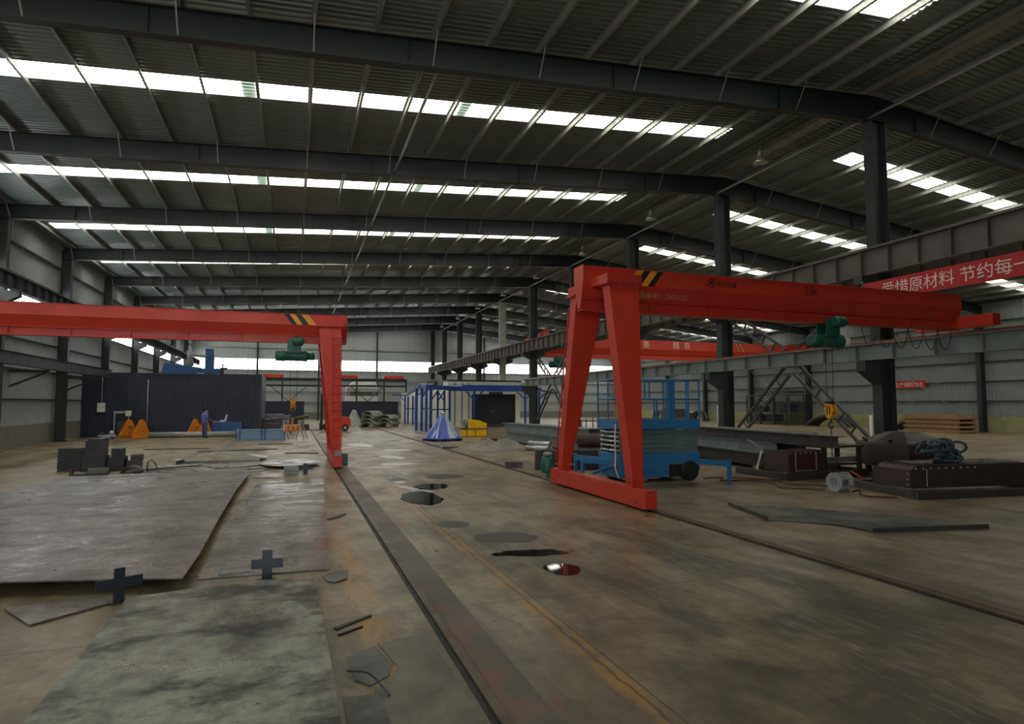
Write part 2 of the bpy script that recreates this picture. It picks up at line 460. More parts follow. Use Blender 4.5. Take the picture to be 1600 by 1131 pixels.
for n, y in enumerate(FR):
    c = hcol('column', XC, y, ztop(XC)-depth(XC)+.02, .60, .36, M['palecol'] if n == 5 else M['steel'])
    corbel(c, XC-.30, XC-.95, y, RUN_B, .55); corbel(c, XC+.30, XC+.95, y, RUN_B, .55)
    if n <= 4: corbel(c, XC-.30, XC-.95, y, LOW_B, .75)
    cl = hcol('column', XL+.42, y, ztop(XL+.4)-.1, .46, .30, M['steel']); corbel(cl, XL+.65, XL+1.15, y, 6.72, .5)
    cr = hcol('column', XR-.42, y, ztop(XR-.4)-.1, .46, .30, M['steel']); corbel(cr, XR-.65, XR-1.30, y, 6.2, .6)
for x in (-4.5, 3.05, 10.6):
    hcol('column', x, YE-.3, ztop(x)+.1, .22, .22, M['steel'])
hcol('column', XC, YE-.35, ztop(XC)+.1, .5, .3, M['steel'])
for x in (25.8, 33.4, 41): hcol('column', x, YE-.3, ztop(x)+.1, .22, .22, M['steel'])

# walls: vertical ribbed sheet
def wall_x(mb, x, y0, y1, zb, zt, s):    # in plane x = const, s = +1 ribs towards +x
    pr = rib_profile(y0, y1); vs = []; fs = []
    for y, h in pr: vs += [(x+s*h, y, zb), (x+s*h, y, zt)]
    for i in range(len(pr)-1): fs.append((2*i, 2*i+2, 2*i+3, 2*i+1))
    mb._add(vs, fs)
def wall_y(mb, y, x0, x1, zb, zt, s, slope=False):
    pr = rib_profile(x0, x1); vs = []; fs = []
    for x, h in pr: vs += [(x, y+s*h, zb), (x, y+s*h, zroof(x)+.03 if slope else zt)]
    for i in range(len(pr)-1): fs.append((2*i, 2*i+2, 2*i+3, 2*i+1))
    mb._add(vs, fs)
B0, B1 = 6.40, 7.78
mb = MB(); wall_x(mb, XL, YF, YE, 1.0, B0, -1); wall_x(mb, XL, YF, YE, B1, zroof(XL)+.05, -1)
struct(mb.build('wall_left', M['wall'], fix=False), 'pale ribbed sheet side wall with a daylight band')
mb = MB(); wall_x(mb, XL, YF, YE, B0, B1, -1); struct(mb.build('window_1', M['skyy'], fix=False), 'translucent band high in the side wall')
mb = MB(); mb.box(XL-.25, XL+.02, YF, YE, 0, 1.0); struct(mb.build('wall_left_plinth', M['plinth']))
mb = MB(); wall_x(mb, XR, YF, YE, 1.1, zroof(XR)+.05, 1)
struct(mb.build('wall_right', M['wallr'], fix=False), 'grey ribbed sheet side wall above a yellowed plinth')
mb = MB(); mb.box(XR-.02, XR+.25, YF, YE, 0, 1.1); struct(mb.build('wall_right_plinth', M['dado']))
mb = MB(); wall_x(mb, XR-.02, 52, YE-1, B0-.1, B0+.9, 1); struct(mb.build('window_2', M['skyy'], fix=False), 'translucent band in the far end of the side wall')
mb = MB(); wall_y(mb, YE, XL, XR, .9, B0, 1); wall_y(mb, YE, XL, XR, B1, 0, 1, True)
struct(mb.build('wall_back', M['wall'], fix=False), 'pale ribbed gable wall with a daylight band')
mb = MB(); wall_y(mb, YE, XL, XR, B0, B1, 1); struct(mb.build('window_3', M['skyx'], fix=False), 'bright translucent band across the gable wall')
mb = MB(); mb.box(XL, XR, YE-.02, YE+.25, 0, .9); struct(mb.build('wall_back_plinth', M['plinth']))
# gable behind the camera; its tall opening is added to let in fill daylight
DX0, DX1, DZ = -10.5, 1.0, 6.4
mb = MB(); wall_y(mb, YF, XL, DX0, 0, 0, -1, True); wall_y(mb, YF, DX1, XR, 0, 0, -1, True); wall_y(mb, YF, DX0, DX1, DZ, 0, -1, True)
struct(mb.build('wall_front', M['wall'], fix=False), 'gable behind the camera with an added opening for fill daylight')
# girts
for z in (2.2, 3.6, 5.0, 6.34, 7.84, 9.2):
    mb = MB(); mb.box(XL+.03, XL+.19, YF, YE-.1, z-.03, z+.03); struct(mb.build('girt', M['steel']))
    mb = MB(); mb.box(XR-.19, XR-.03, YF, YE-.1, z-.03, z+.03); struct(mb.build('girt', M['steel']))
    mb = MB(); mb.box(XL+.2, XR-.2, YE-.19, YE-.03, z-.02, z+.02); struct(mb.build('girt', M['galv']))

# crane runway beams
def runway(name, x, y0, y1, zb, zt, mat, label, step, railm=None):
    t = thing(name, label, 'crane rail beam', (x, y0, zb))
    L = y1-y0; h = zt-zb; m = MB(); m.hbeam((0,0,h/2), (0,L,h/2), h, .30, .022)
    m.build('beam', mat, t)
    st = MB(); y = step/2
    while y < L:
        st.box(-.145, .145, y-.008, y+.008, .022, h-.022); y += step
    st.build('stiffener', mat, t)['kind'] = 'stuff'
    if True:
        r = MB(); r.prism([(-.05,h),(.05,h),(.03,h+.03),(.03,h+.09),(-.03,h+.09),(-.03,h+.03)], 'y', 0, L); r.build('rail', railm or mat, t)
    return t
runway('crane_runway_beam', XC-.68, 3.0, YE-1.2, RUN_B, RUN_T, M['runway'], 'long rusty stiffened crane runway beam high on the left side of the middle columns', 1.0)
runway('crane_runway_beam', XC+.68, 3.0, YE-1.2, RUN_B, RUN_T, M['runway'], 'crane runway beam on the far side of the middle columns carrying the red bridge crane', 1.0)
runway('crane_runway_beam', XC-.68, 3.0, FR[4]+.2, LOW_B, LOW_T, M['runwayg'], 'lower grey green runway beam with red rail in front of the middle columns', 1.35, M['rail'])
runway('crane_runway_beam', XL+.95, 3.0, YE-1.2, 6.75, 7.35, M['steel'], 'dark runway beam along the left wall beneath the daylight band', 1.0)
runway('crane_runway_beam', XR-1.0, 3.0, YE-1.2, 6.25, 7.0, M['runwayg'], 'runway beam along the right wall at the far end of the red bridge crane', 1.0)

# long pipes and braces in the roof
def seg_tube(name, label, cat, pts, r, mat):
    o = MB(); 
    for a, b in zip(pts, pts[1:]): o.tube(a, b, r, 8)
    return tag(o.build(name, mat), label, cat)
for i, (y0, y1) in enumerate(zip(FR[:-1], FR[1:])):
    z = ztop(3.4)-depth(3.4)+.12
    m = MB(); m.tube((3.4, y0+.02, z), (3.4, y1-.02, z), .045, 8)
    struct(m.build('roof_strut', M['pipe']))
    z = ztop(XC)-depth(XC)+.02
    m = MB(); m.tube((XC-.38, y0+.02, z), (XC-.38, y1-.02, z), .05, 8); struct(m.build('tie_pipe', M['pipe']))
m = MB(); m.tube((XC-.38, -1, 11.5), (XC-.38, FR[0], 11.5), .05, 8); struct(m.build('tie_pipe', M['pipe']))
# conduit that feeds the lamps
m = MB(); m.tube((XC-1.25, 2, 12.30), (XC-1.25, YE-2, 12.30), .014, 6); tag(m.build('conduit', M['cable']), 'thin dark conduit running under the ridge between the bay lamps', 'conduit')
# bay lamps
def lamp():
    t = thing('bay_lamp', '', 'lamp', (0,0,0), 0, 'bay lamps under the ridge')
    m = MB(); m.tube((0,0,.30), (0,0,.625), .012, 6); m.build('stem', M['grey'], t)
    m = MB(); m.lathe([(.05,.30),(.07,.26),(.075,.14),(.06,.12)], 14); m.build('ballast', M['grey'], t)
    m = MB(); m.lathe([(.06,.12),(.11,.08),(.20,-.06),(.215,-.10),(.205,-.10),(.10,.06),(.05,.10)], 18); m.build('shade', M['silver'], t)
    m = MB(); m.lathe([(.02,.08),(.05,.02),(.055,-.04),(.03,-.09),(.005,-.10)], 12); m.build('bulb', M['white'], t)
    return t
L0 = lamp(); words = ['nearest the camera', 'second along', 'third along', 'fourth along', 'fifth along', 'sixth along', 'seventh along', 'last before the gable']
for i, y in enumerate(FR[:8]):
    t = L0 if i == 0 else copy_tree(L0)
    t.location = (XC-1.25, y+4.0, 11.50); t.scale = (1.3,1.3,1.3)
    t['label'] = 'silver bell shaped bay lamp under the ridge, ' + words[i]

# laced diagonal braces in the line of middle columns
def laced(p, q, w, name, label):
    # two chords side by side across X with batten plates
    p = Vector(p); q = Vector(q); t = thing(name, label, 'brace', p, 0, 'laced braces between the middle columns')
    d = q-p; m = MB(); u = d.normalized(); s = Vector((1,0,0)); v = u.cross(s).normalized()
    for sg in (-1, 1): m.bar(v*(sg*w/2), d+v*(sg*w/2), .09, .09)
    m.build('chord', M['dsteel'], t); n = int(d.length/.62); m = MB()
    for i in range(1, n): m.bar(u*(d.length*i/n)-v*w/2, u*(d.length*i/n)+v*w/2, .07, .03)
    m.build('batten', M['dsteel'], t)['kind'] = 'stuff'
    return t
for f in (0, 3):
    a, b = FR[f]+.25, FR[f+1]-.25; mid = (a+b)/2
    w8 = 'nearest bay' if f == 0 else 'far bay'
    laced((XC,mid-.27,3.28), (XC,a,.25), .42, 'laced_brace', 'laced brace from low runway down to the near column foot, ' + w8)
    laced((XC,mid+.27,3.28), (XC,b,.25), .42, 'laced_brace', 'laced brace from low runway down to the far column foot, ' + w8)
    laced((XC,mid-.42,3.95), (XC,a,6.0), .42, 'laced_brace', 'laced brace from low runway up to the near column, ' + w8)
    laced((XC,mid+.42,3.95), (XC,b,6.0), .42, 'laced_brace', 'laced brace from low runway up to the far column, ' + w8)
for f in (0, 3):
    mid = (FR[f]+FR[f+1])/2; m = MB(); m.box(XC-.06, XC+.06, mid-.3, mid+.3, 3.42, 3.9); m.box(XC-.55, XC, mid-.1, mid+.1, 3.55, 3.7)
    struct(m.build('brace_node', M['dsteel']))
# rod cross braces on right wall
for a in (31.5, 47.5):
    for s in (0, 1):
        m = MB(); m.tube((XR-.5, a if s else a+8, .4), (XR-.5, a+8 if s else a, 5.6), .03, 6)
        struct(m.build('wall_brace', M['galv']))

# ------------------------------------------------------------------ floor rails
def frail(x, label, wide):
    t = thing('floor_crane_rail', label, 'rail', (x, -4, 0))
    m = MB(); m.box(-.035, .035, 0, 66, 0, .022); m.build('rail_head', M['frail'], t)
    m = MB(); m.box(-.085, -.037, 0, 66, .0005, .004); m.build('groove', M['cable'], t)
    if wide:
        m = MB(); m.box(.037, .34, 0, 38, .0005, .006); m.build('side_plate', M['stripplate'], t)
    else:
        m = MB(); m.box(.037, .17, 0, 66, .0005, .005); m.build('side_plate', M['stripbrown'], t)
    return t
M['stripplate'] = paint('rusty_rail_side_plate', (98,90,76), .5, var=.2, scale=.8, dirt=(150,84,46), dirt_amt=.7)
M['stripbrown'] = paint('brown_rail_side_plate', (96,74,52), .55, var=.2, scale=.8)
frail(1.30, 'crane rail with a dark groove and steel side plate, left of the yellow line', True)
frail(6.38, 'crane rail under the red gantry with a brown side plate, right of the puddles', False)
# ------------------------------------------------------------------ gantry cranes
def bolt_row(mb, pts, r=.016, h=.02, axis=(0,0,1)):
    a = Vector(axis)
    for p in pts: mb.tube(Vector(p), Vector(p)+a*h, r, 6)
GZT, GZM, GZI, GZB = 5.02, 4.66, 4.32, 4.07   # girder levels
def girder_mesh(x0, x1):
    g = MB()
    g.prism([(-.2,GZT),(.2,GZT),(.2,GZM),(.07,GZI),(-.07,GZI),(-.2,GZM)], 'x', x0, x1)
    g.box(x0, x1, -.22, .22, GZT, GZT+.012)
    g.box(x0, x1, -.011, .011, GZB, GZI).box(x0, x1, -.13, .13, GZB-.02, GZB+.006).box(x0, x1, -.12, .12, GZI-.018, GZI)
    return g
def gantry(d, loc, x_end, label, ladder_leg, near_motor):
    # local: rail at x = 0, girder runs to +d*x ; legs splay along y
    t = thing('gantry_crane', label, 'crane', loc)
    def mk(mb, name, mat, bev=0, par=None):
        for i, v in enumerate(mb.v): mb.v[i] = (v[0]*d, v[1], v[2])
        return mb.build(name, mat, par or t, bev)
    # bottom end carriage
    m = MB(); m.box(-.13, .13, -2.3, 2.25, .05, .395)
    car = mk(m, 'end_carriage', M['red'], .008)
    m = MB(); m.box(-.136, -.13, -1.5, 2.1, .33, .345); mk(m, 'edge_strip', M['red'], 0, car)
    m = MB(); m.box(-.05, .05, -2.305, -2.30, .355, .372); mk(m, 'lifting_hole', M['black'], 0, car)
    for y in (-2.0, 2.0):
        m = MB(); m.tube((-.07,y,.135), (.07,y,.135), .115, 20); m.tube((-.145,y,.15), (.145,y,.15), .03, 10); mk(m, 'wheel', M['dsteel'], 0, car)
    # pedestals, legs
    for s, nm in ((-1,'near'),(1,'far')):
        yb = s*1.68
        m = MB(); m.box(-.11, .14, yb-.13, yb+.13, .395, .52); m.box(-.16, .20, yb-.2, yb+.2, .52, .534)
        bolt_row(m, [(-.12,yb-.16,.534),(.16,yb-.16,.534),(-.12,yb+.16,.534),(.16,yb+.16,.534),(.02,yb-.17,.534)])
        mk(m, 'pedestal', M['red'], .004)
        yt = s*.80
        m = MB()
        b4 = [(-.11,yb-.13,.534),(.14,yb-.13,.534),(.14,yb+.13,.534),(-.11,yb+.13,.534)]
        t4 = [(-.11,yt-.16,4.50),(.60,yt-.16,4.50),(.60,yt+.16,4.50),(-.11,yt+.16,4.50)]
        m.hexa(b4, t4); leg = mk(m, 'leg', M['red'], .008)
        m = MB(); m.box(-.2, .66, yt-.2, yt+.2, 4.50, 4.516); m.box(-.17, .64, yt-.18, yt+.18, 4.53, 4.546)
        y_in, y_out = s*.2, s*1.0
        m.hexa([(-.17,min(y_in,y_out),4.546),(.64,min(y_in,y_out),4.546),(.64,max(y_in,y_out),4.546),(-.17,max(y_in,y_out),4.546)],
               [(-.17,min(y_in,y_out),4.73),(.64,min(y_in,y_out),4.73),(.64,max(y_in,y_out),4.73),(-.17,max(y_in,y_out),4.73)])
        bolt_row(m, [(-.14, yt-.15, 4.48),(.1,yt-.18,4.48),(.36,yt-.18,4.48),(.5,yt-.15,4.48),(-.14,yt+.15,4.48)], .014, .10)
        mk(m, 'leg_bracket', M['red'], .004)
        if ladder_leg == s:
            u0, u1 = (yb + s*.13, .60), (yt + s*.16 + s*.0, 4.3)
            la = MB(); n = 14
            if d > 0: xa, xb, off = -.10, .22, s*.14
            else: xa, xb, off = -.12, .16, s*.12
            for x in (xa, xb): la.bar((x, u0[0]+off, u0[1]), (x, u1[0]+off, u1[1]), .04, .02, (1,0,0))
            for k in range(n):
                f = (k+.5)/n; la.tube((xa, u0[0]+off+(u1[0]-u0[0])*f, u0[1]+(u1[1]-u0[1])*f), (xb, u0[0]+off+(u1[0]-u0[0])*f, u0[1]+(u1[1]-u0[1])*f), .013, 6)
            for f in (.1,.5,.9):
                for x in (xa, xb):
                    la.bar((x, u0[0]+(u1[0]-u0[0])*f, u0[1]+(u1[1]-u0[1])*f), (x, u0[0]+off+(u1[0]-u0[0])*f, u0[1]+(u1[1]-u0[1])*f), .03, .01)
            mk(la, 'ladder', M['reddull'], 0, leg)
    # girder and end plate
    g = girder_mesh(-.34, x_end); gd = mk(g, 'girder', M['red'], .004)
    m = MB(); m.prism([(-.24,GZT+.03),(.24,GZT+.03),(.24,4.74),(.075,4.10),(-.075,4.10),(-.24,4.74)], 'x', -.36, -.34); mk(m, 'end_plate', M['red'], .004)
    m = MB(); x = 1.4
    while x < x_end-.4: m.box(x-.006, x+.006, -.10, .10, GZB, GZI-.015); x += 1.6
    mk(m, 'web_stiffener', M['red'], 0, gd)['kind'] = 'stuff'
    # far end carriage of the girder
    m = MB(); m.box(x_end-.14, x_end+.16, -1.1, 1.1, GZB+.02, GZB+.34)
    mk(m, 'end_carriage', M['red'], .008)
    # drive: motor with gear housing
    m = MB(); yy = 2.25 if near_motor > 0 else -2.0
    if near_motor > 0:
        m.lathe([(.05,-.06),(.15,-.05),(.17,.0),(.17,.30),(.13,.36),(.04,.38)], 16, (-.12,2.42,.30), True, 'z')
        m.box(-.17, -.02, 2.25, 2.46, .12, .5); mk(m, 'drive_motor', M['green'])
        m = MB(); m.lathe([(.1,0),(.13,.03),(.10,.08),(.03,.10)], 14, (-.12,2.42,.68)); mk(m, 'motor_cap', M['grey'])
    else:
        m.box(-.30, -.14, -2.2, -1.86, .08, .46); mk(m, 'drive_motor', M['green'], .01)
        m = MB(); m.box(-.12, .10, -2.25, -1.95, .396, .53); mk(m, 'switch_box', M['grey'], .01)
    return t, gd
def stripes(par, d, xs, y, lean, z0, z1):
    # hazard stripes painted on the girder side
    for i, (a, b, c) in enumerate(xs):
        m = MB(); m._add([(a+lean,y,z0),(b+lean,y,z0),(b,y,z1),(a,y,z1)], [(0,1,2,3)])
        m.build('hazard_stripe', M[c], par, fix=False)
GX, GY = 6.28, 12.58
tr, gd = gantry(1, (GX, GY, 0), 17.55-GX+.05, 'red gantry crane on splayed legs beside the blue scissor lift', 1, 1)
st = 7.28-GX
stripes(gd, 1, [(st,st+.19,'yellowp'),(st+.19,st+.36,'black'),(st+.36,st+.54,'yellowp'),(st+.54,st+.69,'black')], -.2055, -.27, GZM+.005, GZT-.002)
FM = lambda x, z, y=-.206: Matrix(((1,0,0,x),(0,0,-1,y),(0,1,0,z),(0,0,0,1)))
# slanted lower face of the girder box
sv = Vector((0,-.13,GZM-GZI)).normalized()
nv = Vector((0,-sv.z,sv.y))
def SM(x, f): 
    p = Vector((0,-.07,GZI)) + sv*f + nv*.003
    return Matrix(((1,0,0,x),(0,sv.y,nv.y,p.y),(0,sv.z,nv.z,p.z),(0,0,0,1)))
text_mesh('serial_number', '产品编号：2502122', .17, M['stencil'], gd, SM(7.18-GX, .10), .001, 1.02)
m = MB(); c = (9.28-GX, -.207, 4.845)
for k in range(24):
    a0, a1 = 2*PI*k/24, 2*PI*(k+1)/24
    m._add([(c[0]+math.cos(a)*r, c[1], c[2]+math.sin(a)*r) for a, r in ((a0,.105),(a1,.105),(a1,.08),(a0,.08))], [(0,1,2,3)])
m._add([(c[0]+u, c[1], c[2]+v) for u, v in ((-.06,-.05),(-.035,-.05),(-.02,.0),(0,-.03),(.02,0),(.035,-.05),(.06,-.05),(.035,.06),(.015,.06),(0,.03),(-.015,.06),(-.035,.06))], [tuple(range(12))])
m.build('emblem', M['black'], gd, fix=False)
text_mesh('maker_lettering', '豫中起重', .15, M['black'], gd, FM(9.42-GX, 4.785), .001, 1.0)
text_mesh('capacity_lettering', '2.8t', .33, M['black'], gd, FM(12.05-GX, 4.72), .001, .78)
m = MB()
for k in range(6):
    x0 = 14.0-GX+k*.55; pts = [(x0+.55*f, -.10, GZB-.03-.55*math.sin(PI*f)**.7) for f in [j/10 for j in range(11)]]
    m.path(pts, .010, 5)
m.build('festoon_cable', M['cable'], gd)

def hoist(loc, label, hook_z, s, hook_style):
    t = thing('electric_hoist', label, 'hoist', loc)
    zt = GZB - loc[2]
    m = MB()
    for y in (-.16,.16): m.box(-.22, .22, y-.012, y+.012, -.30, .10)
    for x in (-.14,.14):
        for y in (-.10,.10): m.tube((x,y-.03,.055), (x,y+.03,.055), .045, 14)
    m.box(-.2, .2, -.17, .17, -.36, -.30); m.build('trolley', M['green'], t, .004)
    m = MB(); m.lathe([(.10,-.16*1),(.14,-.12),(.15,.10),(.12,.18),(.05,.2)], 16, (.10,-.26,.02), True, 'x'); m.build('travel_motor', M['green'], t)
    m = MB(); m.lathe([(.12,-.60),(.17,-.56),(.18,-.30),(.165,-.28),(.165,.30),(.18,.32),(.18,.40),(.13,.44)], 20, (0,0,-.46), True, 'x'); m.build('drum_housing', M['green'], t)
    m = MB(); m.lathe([(.03,.44),(.12,.44),(.13,.62),(.09,.66),(.03,.67)], 16, (0,0,-.46), True, 'x'); m.build('end_motor', M['cream'] if hook_style else M['green'], t)
    zr = hook_z - loc[2]
    m = MB()
    for x in (-.11, .11): m.tube((x,0,-.55), (x*.95,0,zr+.16), .008, 6)
    m.build('wire_rope', M['wireg'], t)
    hk = MB(); hk.tube((-.03,0,zr), (.03,0,zr), .12, 18)
    for x in (-.075, .045): hk.prism([(-.10,zr+.13),(.10,zr+.13),(.15,zr+.02),(.10,zr-.16),(.04,zr-.24),(-.04,zr-.24),(-.10,zr-.16),(-.15,zr+.02)], 'x', x, x+.03)
    hb = hk.build('hook_block', M['yellowp'], t, .01)
    m = MB()
    for y in (-.06,.02): m.box(-.079, .079, y, y+.035, zr-.12, zr+.09)
    m.box(-.06,.06,-.07,.07,zr+.13,zr+.19)
    m.build('block_stripe', M['black'] if hook_style else M['orange'], hb)
    m = MB(); pts = []
    for k in range(15):
        a = R(120) - R(270)*k/14; pts.append((0, .075*math.cos(a), zr-.40+.075*math.sin(a)))
    m.path([(0,0,zr-.22),(0,0,zr-.30)]+[(0,-.01,zr-.325)]+pts, .024, 8); m.build('hook', M['dsteel'], hb)
    return t
hR = hoist((12.98, GY, GZB+.0), 'green electric hoist with yellow hook block hanging from the near red gantry', 1.86, 1, True)
m = MB(); 
for k in range(16):
    z = 1.40 - GZB - k*.048
    a = (0,0,1) if k % 2 else (0,1,0)
    pts = [(.018*math.cos(q)*(k%2), .018*math.cos(q)*(1-k%2), z+.03*math.sin(q)) for q in [2*PI*j/8 for j in range(9)]]
    m.path(pts, .007, 5)
m.build('lifting_chain', M['dsteel'], hR)

LX, LY = 1.33, 22.5
tl, gl = gantry(-1, (LX, LY, 0), 12.3, 'red gantry crane on the left with a ladder on its leg', -1, -1)
sx = -1.0
q = lambda px: px - LX
stripes(gl, -1, [(-.37-LX,-.20-LX,'black'),(-.20-LX,-.02-LX,'yellowp'),(-.02-LX,.18-LX,'black'),(.18-LX,.42-LX,'yellowp')], -.2055, .26, GZM+.005, GZT-.002)
hL = hoist((-.02, LY, GZB), 'dark green electric hoist on the left red gantry above an orange lifting magnet', 2.0, -1, False)
mg = thing('lifting_magnet', 'orange lifting frame with white end hanging from the left hoist hook', 'lifting frame', (-.02, LY, 1.29))
m = MB(); m.box(-.26,.26,-.2,.2,-.20,.0).box(-.03,.03,-.03,.03,0,.24); m.build('body', M['orange'], mg, .02)
m = MB(); m.box(-.285,-.262,-.2,.2,-.2,.0); m.build('end_plate', M['white'], mg)
m = MB()
for x in (-.13,.02,.16): m.box(x-.02,x+.02,-.206,-.2,-.17,-.03)
m.build('slot', M['dsteel'], mg)

# lower wall runway that carries the far end of the left gantry
lw = thing('crane_runway_beam', 'short low runway beam on brackets against the left wall under the left gantry', 'crane rail beam', (XL+1.6, 8.0, 0))
lb = MB(); lb.hbeam((0,0,GZB-.28),(0,36,GZB-.28),.5,.26,.02); lb.build('beam', M['steel'], lw)
lb = MB()
for k in range(5): lb.bar((0,3+7.6*k,GZB-.6),(-1.5,3+7.6*k,GZB-.6),.2,.12); lb.bar((0,3+7.6*k,GZB-.6),(-1.5,3+7.6*k,GZB-1.3),.1,.08)
lb.build('bracket', M['steel'], lw)

# bridge crane in the right bay
BX0, BX1, BYC = XC+.68, XR-1.0, 49.0
bc = thing('bridge_crane', 'red bridge crane with white characters spanning the right bay behind the columns', 'crane', (BX0, BYC, RUN_T+.09))
L = BX1-BX0
g = MB(); g.prism([(-.32,.55),(.32,.55),(.32,-.25),(.1,-.75),(-.1,-.75),(-.32,-.25)], 'x', .3, L-.3)
g.box(.3, L-.3, -.012, .012, -1.15, -.75).box(.3, L-.3, -.17, .17, -1.18, -1.15); bg_ = g.build('girder', M['red'], bc)
for x in (0, L):
    m = MB(); m.box(x-.16, x+.16, -1.9, 1.9, .10, .52); 
    e = m.build('end_carriage', M['red'], bc, .01)
    m = MB()
    for y in (-1.5,1.5): m.tube((x-.08,y,.12),(x+.08,y,.12),.12,16)
    m.build('wheel', M['dsteel'], e)
m = MB(); m.box(-.1,.4,-2.3,-1.9,.25,.8).box(.5,1.1,-.3,.3,.55,.9); m.build('drive_box', M['red'], bc, .02)
for ch, px in (('美', 29.1), ('精', 32.2), ('良', 33.35)):
    text_mesh('lettering', ch, .72, M['signw'], bg_, FM(px-BX0, -.12, -.325), .001, 1)
stripes(bg_, 1, [(19.9,20.0,'black'),(20.0,20.12,'yellowp'),(20.3,20.42,'black'),(20.42,20.55,'yellowp')], -.3255, .5, -.24, .54)
hb2 = thing('electric_hoist', 'small dark green hoist under the far red bridge crane', 'hoist', (BX0+2.2, BYC, RUN_T-1.15))
m = MB(); m.lathe([(.1,-.9),(.28,-.8),(.28,.8),(.1,.9)], 14, (0,0,-.55), True, 'x'); m.build('drum_housing', M['green'], hb2)
m = MB(); m.box(-.35,.35,-.25,.25,-.30,.14); m.build('trolley', M['green'], hb2)
m = MB(); m.tube((-.15,0,-.6),(-.15,0,-1.6),.012,6).tube((.15,0,-.6),(.15,0,-1.6),.012,6); m.build('wire_rope', M['wireg'], hb2)
m = MB(); m.lathe([(.05,-.2),(.2,-.05),(.2,.15),(.05,.25)], 12, (0,0,-1.8)); m.build('hook_block', M['dsteel'], hb2)

# red banner on the high runway near the camera, and one on the right wall
bn = thing('banner', 'red banner with white characters on the high runway by the nearest column', 'banner', (XC-1.02, 15.2, 0))
bz0, bz1 = 5.22, 5.84
m = MB(); m.box(-.015, .0, -11.5, 0, bz0, bz1); m.build('cloth', M['sign'], bn)
WM = lambda y, z, x: Matrix(((0,0,-1,x),(-1,0,0,y),(0,1,0,z),(0,0,0,1)))
text_mesh('lettering', '爱惜原材料 节约每一度', .46, M['signw'], bn, WM(-.62, bz0+.14, -.017), .001, 1.0)
m = MB()
for k in range(6): m.path([(-.01,.02,bz0+.02+k*.12),(-.01,.12,bz0+.06+k*.12),(-.01,.04,bz0+.10+k*.12)], .012, 5)
m.build('lacing', M['white'], bn)
m = MB()
for k in range(8): m.bar((-.008, -.3-k*1.5, bz1-.02), (.2,-.3-k*1.5,RUN_B-.006), .02, .02)
m.build('tie', M['wireg'], bn)
b2 = thing('banner', 'small red banner with white characters on the far right wall', 'banner', (XR-.25, 39.4, 0))
m = MB(); m.box(-.015, 0, -3.6, 0, 3.25, 3.82); m.build('cloth', M['sign'], b2)
text_mesh('lettering', '安全生产预防为主', .42, M['signw'], b2, WM(-.1, 3.38, -.017), .001, .98)
# ------------------------------------------------------------------ left side: partition, stands, machines
def solid(name, label, cat, mb, mat, bevel=0, group=None):
    return tag(mb.build(name, mat, None, bevel), label, cat, group)
pt = thing('sheet_partition', 'tall navy ribbed sheet partition standing behind the worker', 'partition', (-6.8, 44.4, 0))
m = MB(); pr = rib_profile(-5.3, 4.75); vs = []; fs = []
for u, h in pr: vs += [(u,-h,0),(u,-h,3.85)]
for i in range(len(pr)-1): fs.append((2*i,2*i+2,2*i+3,2*i+1))
m._add(vs, fs); m.build('sheeting', M['navy'], pt, fix=False)
m = MB(); m.box(-5.3,4.77,-.06,.1,3.83,3.92).box(4.72,4.80,-.05,6.0,0,3.92); m.build('edge_trim', M['navy'], pt)
for u in (-5.2,-2.6,0,2.6,4.6):
    m = MB(); m.box(u-.05,u+.05,.03,.15,0,3.8); m.build('post', M['steel'], pt)
eb = thing('switch_cabinet', 'small pale switch cabinet mounted on the left end of the navy partition', 'cabinet', (-11.0, 44.3, 1.5))
m = MB(); m.box(-.19,.19,-.22,.0,.0,.56); m.build('case', M['cream'], eb, .01)
m = MB(); m.box(-.17,.17,-.235,-.22,.02,.54); d_ = m.build('door', M['cream'], eb); m = MB(); m.box(.10,.13,-.25,-.235,.24,.32); m.build('handle', M['black'], d_)
m = MB(); m.tube((0,-.06,.56),(0,-.06,2.3),.025,8); m.build('conduit', M['grey'], eb)
tag(MB().tube((-8.55,44.28,.0),(-8.55,44.28,3.5),.03,8).build('pale_pipe', M['grey']), 'pale vertical pipe running up the navy partition behind the orange stand', 'pipe')
# grey trolley frame
fr = thing('control_stand', 'pale grey upright frame with control box standing left of the orange stand', 'frame', (-9.75, 43.85, 0))
m = MB()
for x in (-.44,.30): m.box(x-.04,x+.04,-.04,.04,0,1.5)
m.box(-.48,.45,-.05,.05,1.42,1.56).box(-.48,.45,-.3,.25,0,.08); m.build('frame', M['grey'], fr)
m = MB(); m.box(.15,.45,-.16,-.05,1.25,1.58); m.build('control_box', M['cream'], fr, .01)
m = MB(); m.box(-.3,.2,-.1,.1,.08,.95); m.build('machine_body', M['dsteel'], fr, .02)
sm = thing('small_machine', 'small grey machine on the floor beside the left orange stand', 'machine', (-10.05, 41.8, 0))
m = MB(); m.box(-.4,.4,-.25,.25,.06,.24); m.build('base', M['grey'], sm, .02)
m = MB(); m.lathe([(.05,.24),(.13,.26),(.13,.42),(.06,.46)], 12, (.2,0,0)); m.build('motor', M['silver'], sm)
m = MB(); m.box(-.36,-.1,-.15,.15,.24,.36); m.build('gearbox', M['dsteel'], sm, .02)
for x in (-.3,.3):
    m = MB(); m.tube((x,-.26,.07),(x,.26,.07),.07,12); m.build('roller', M['rubber'], sm)

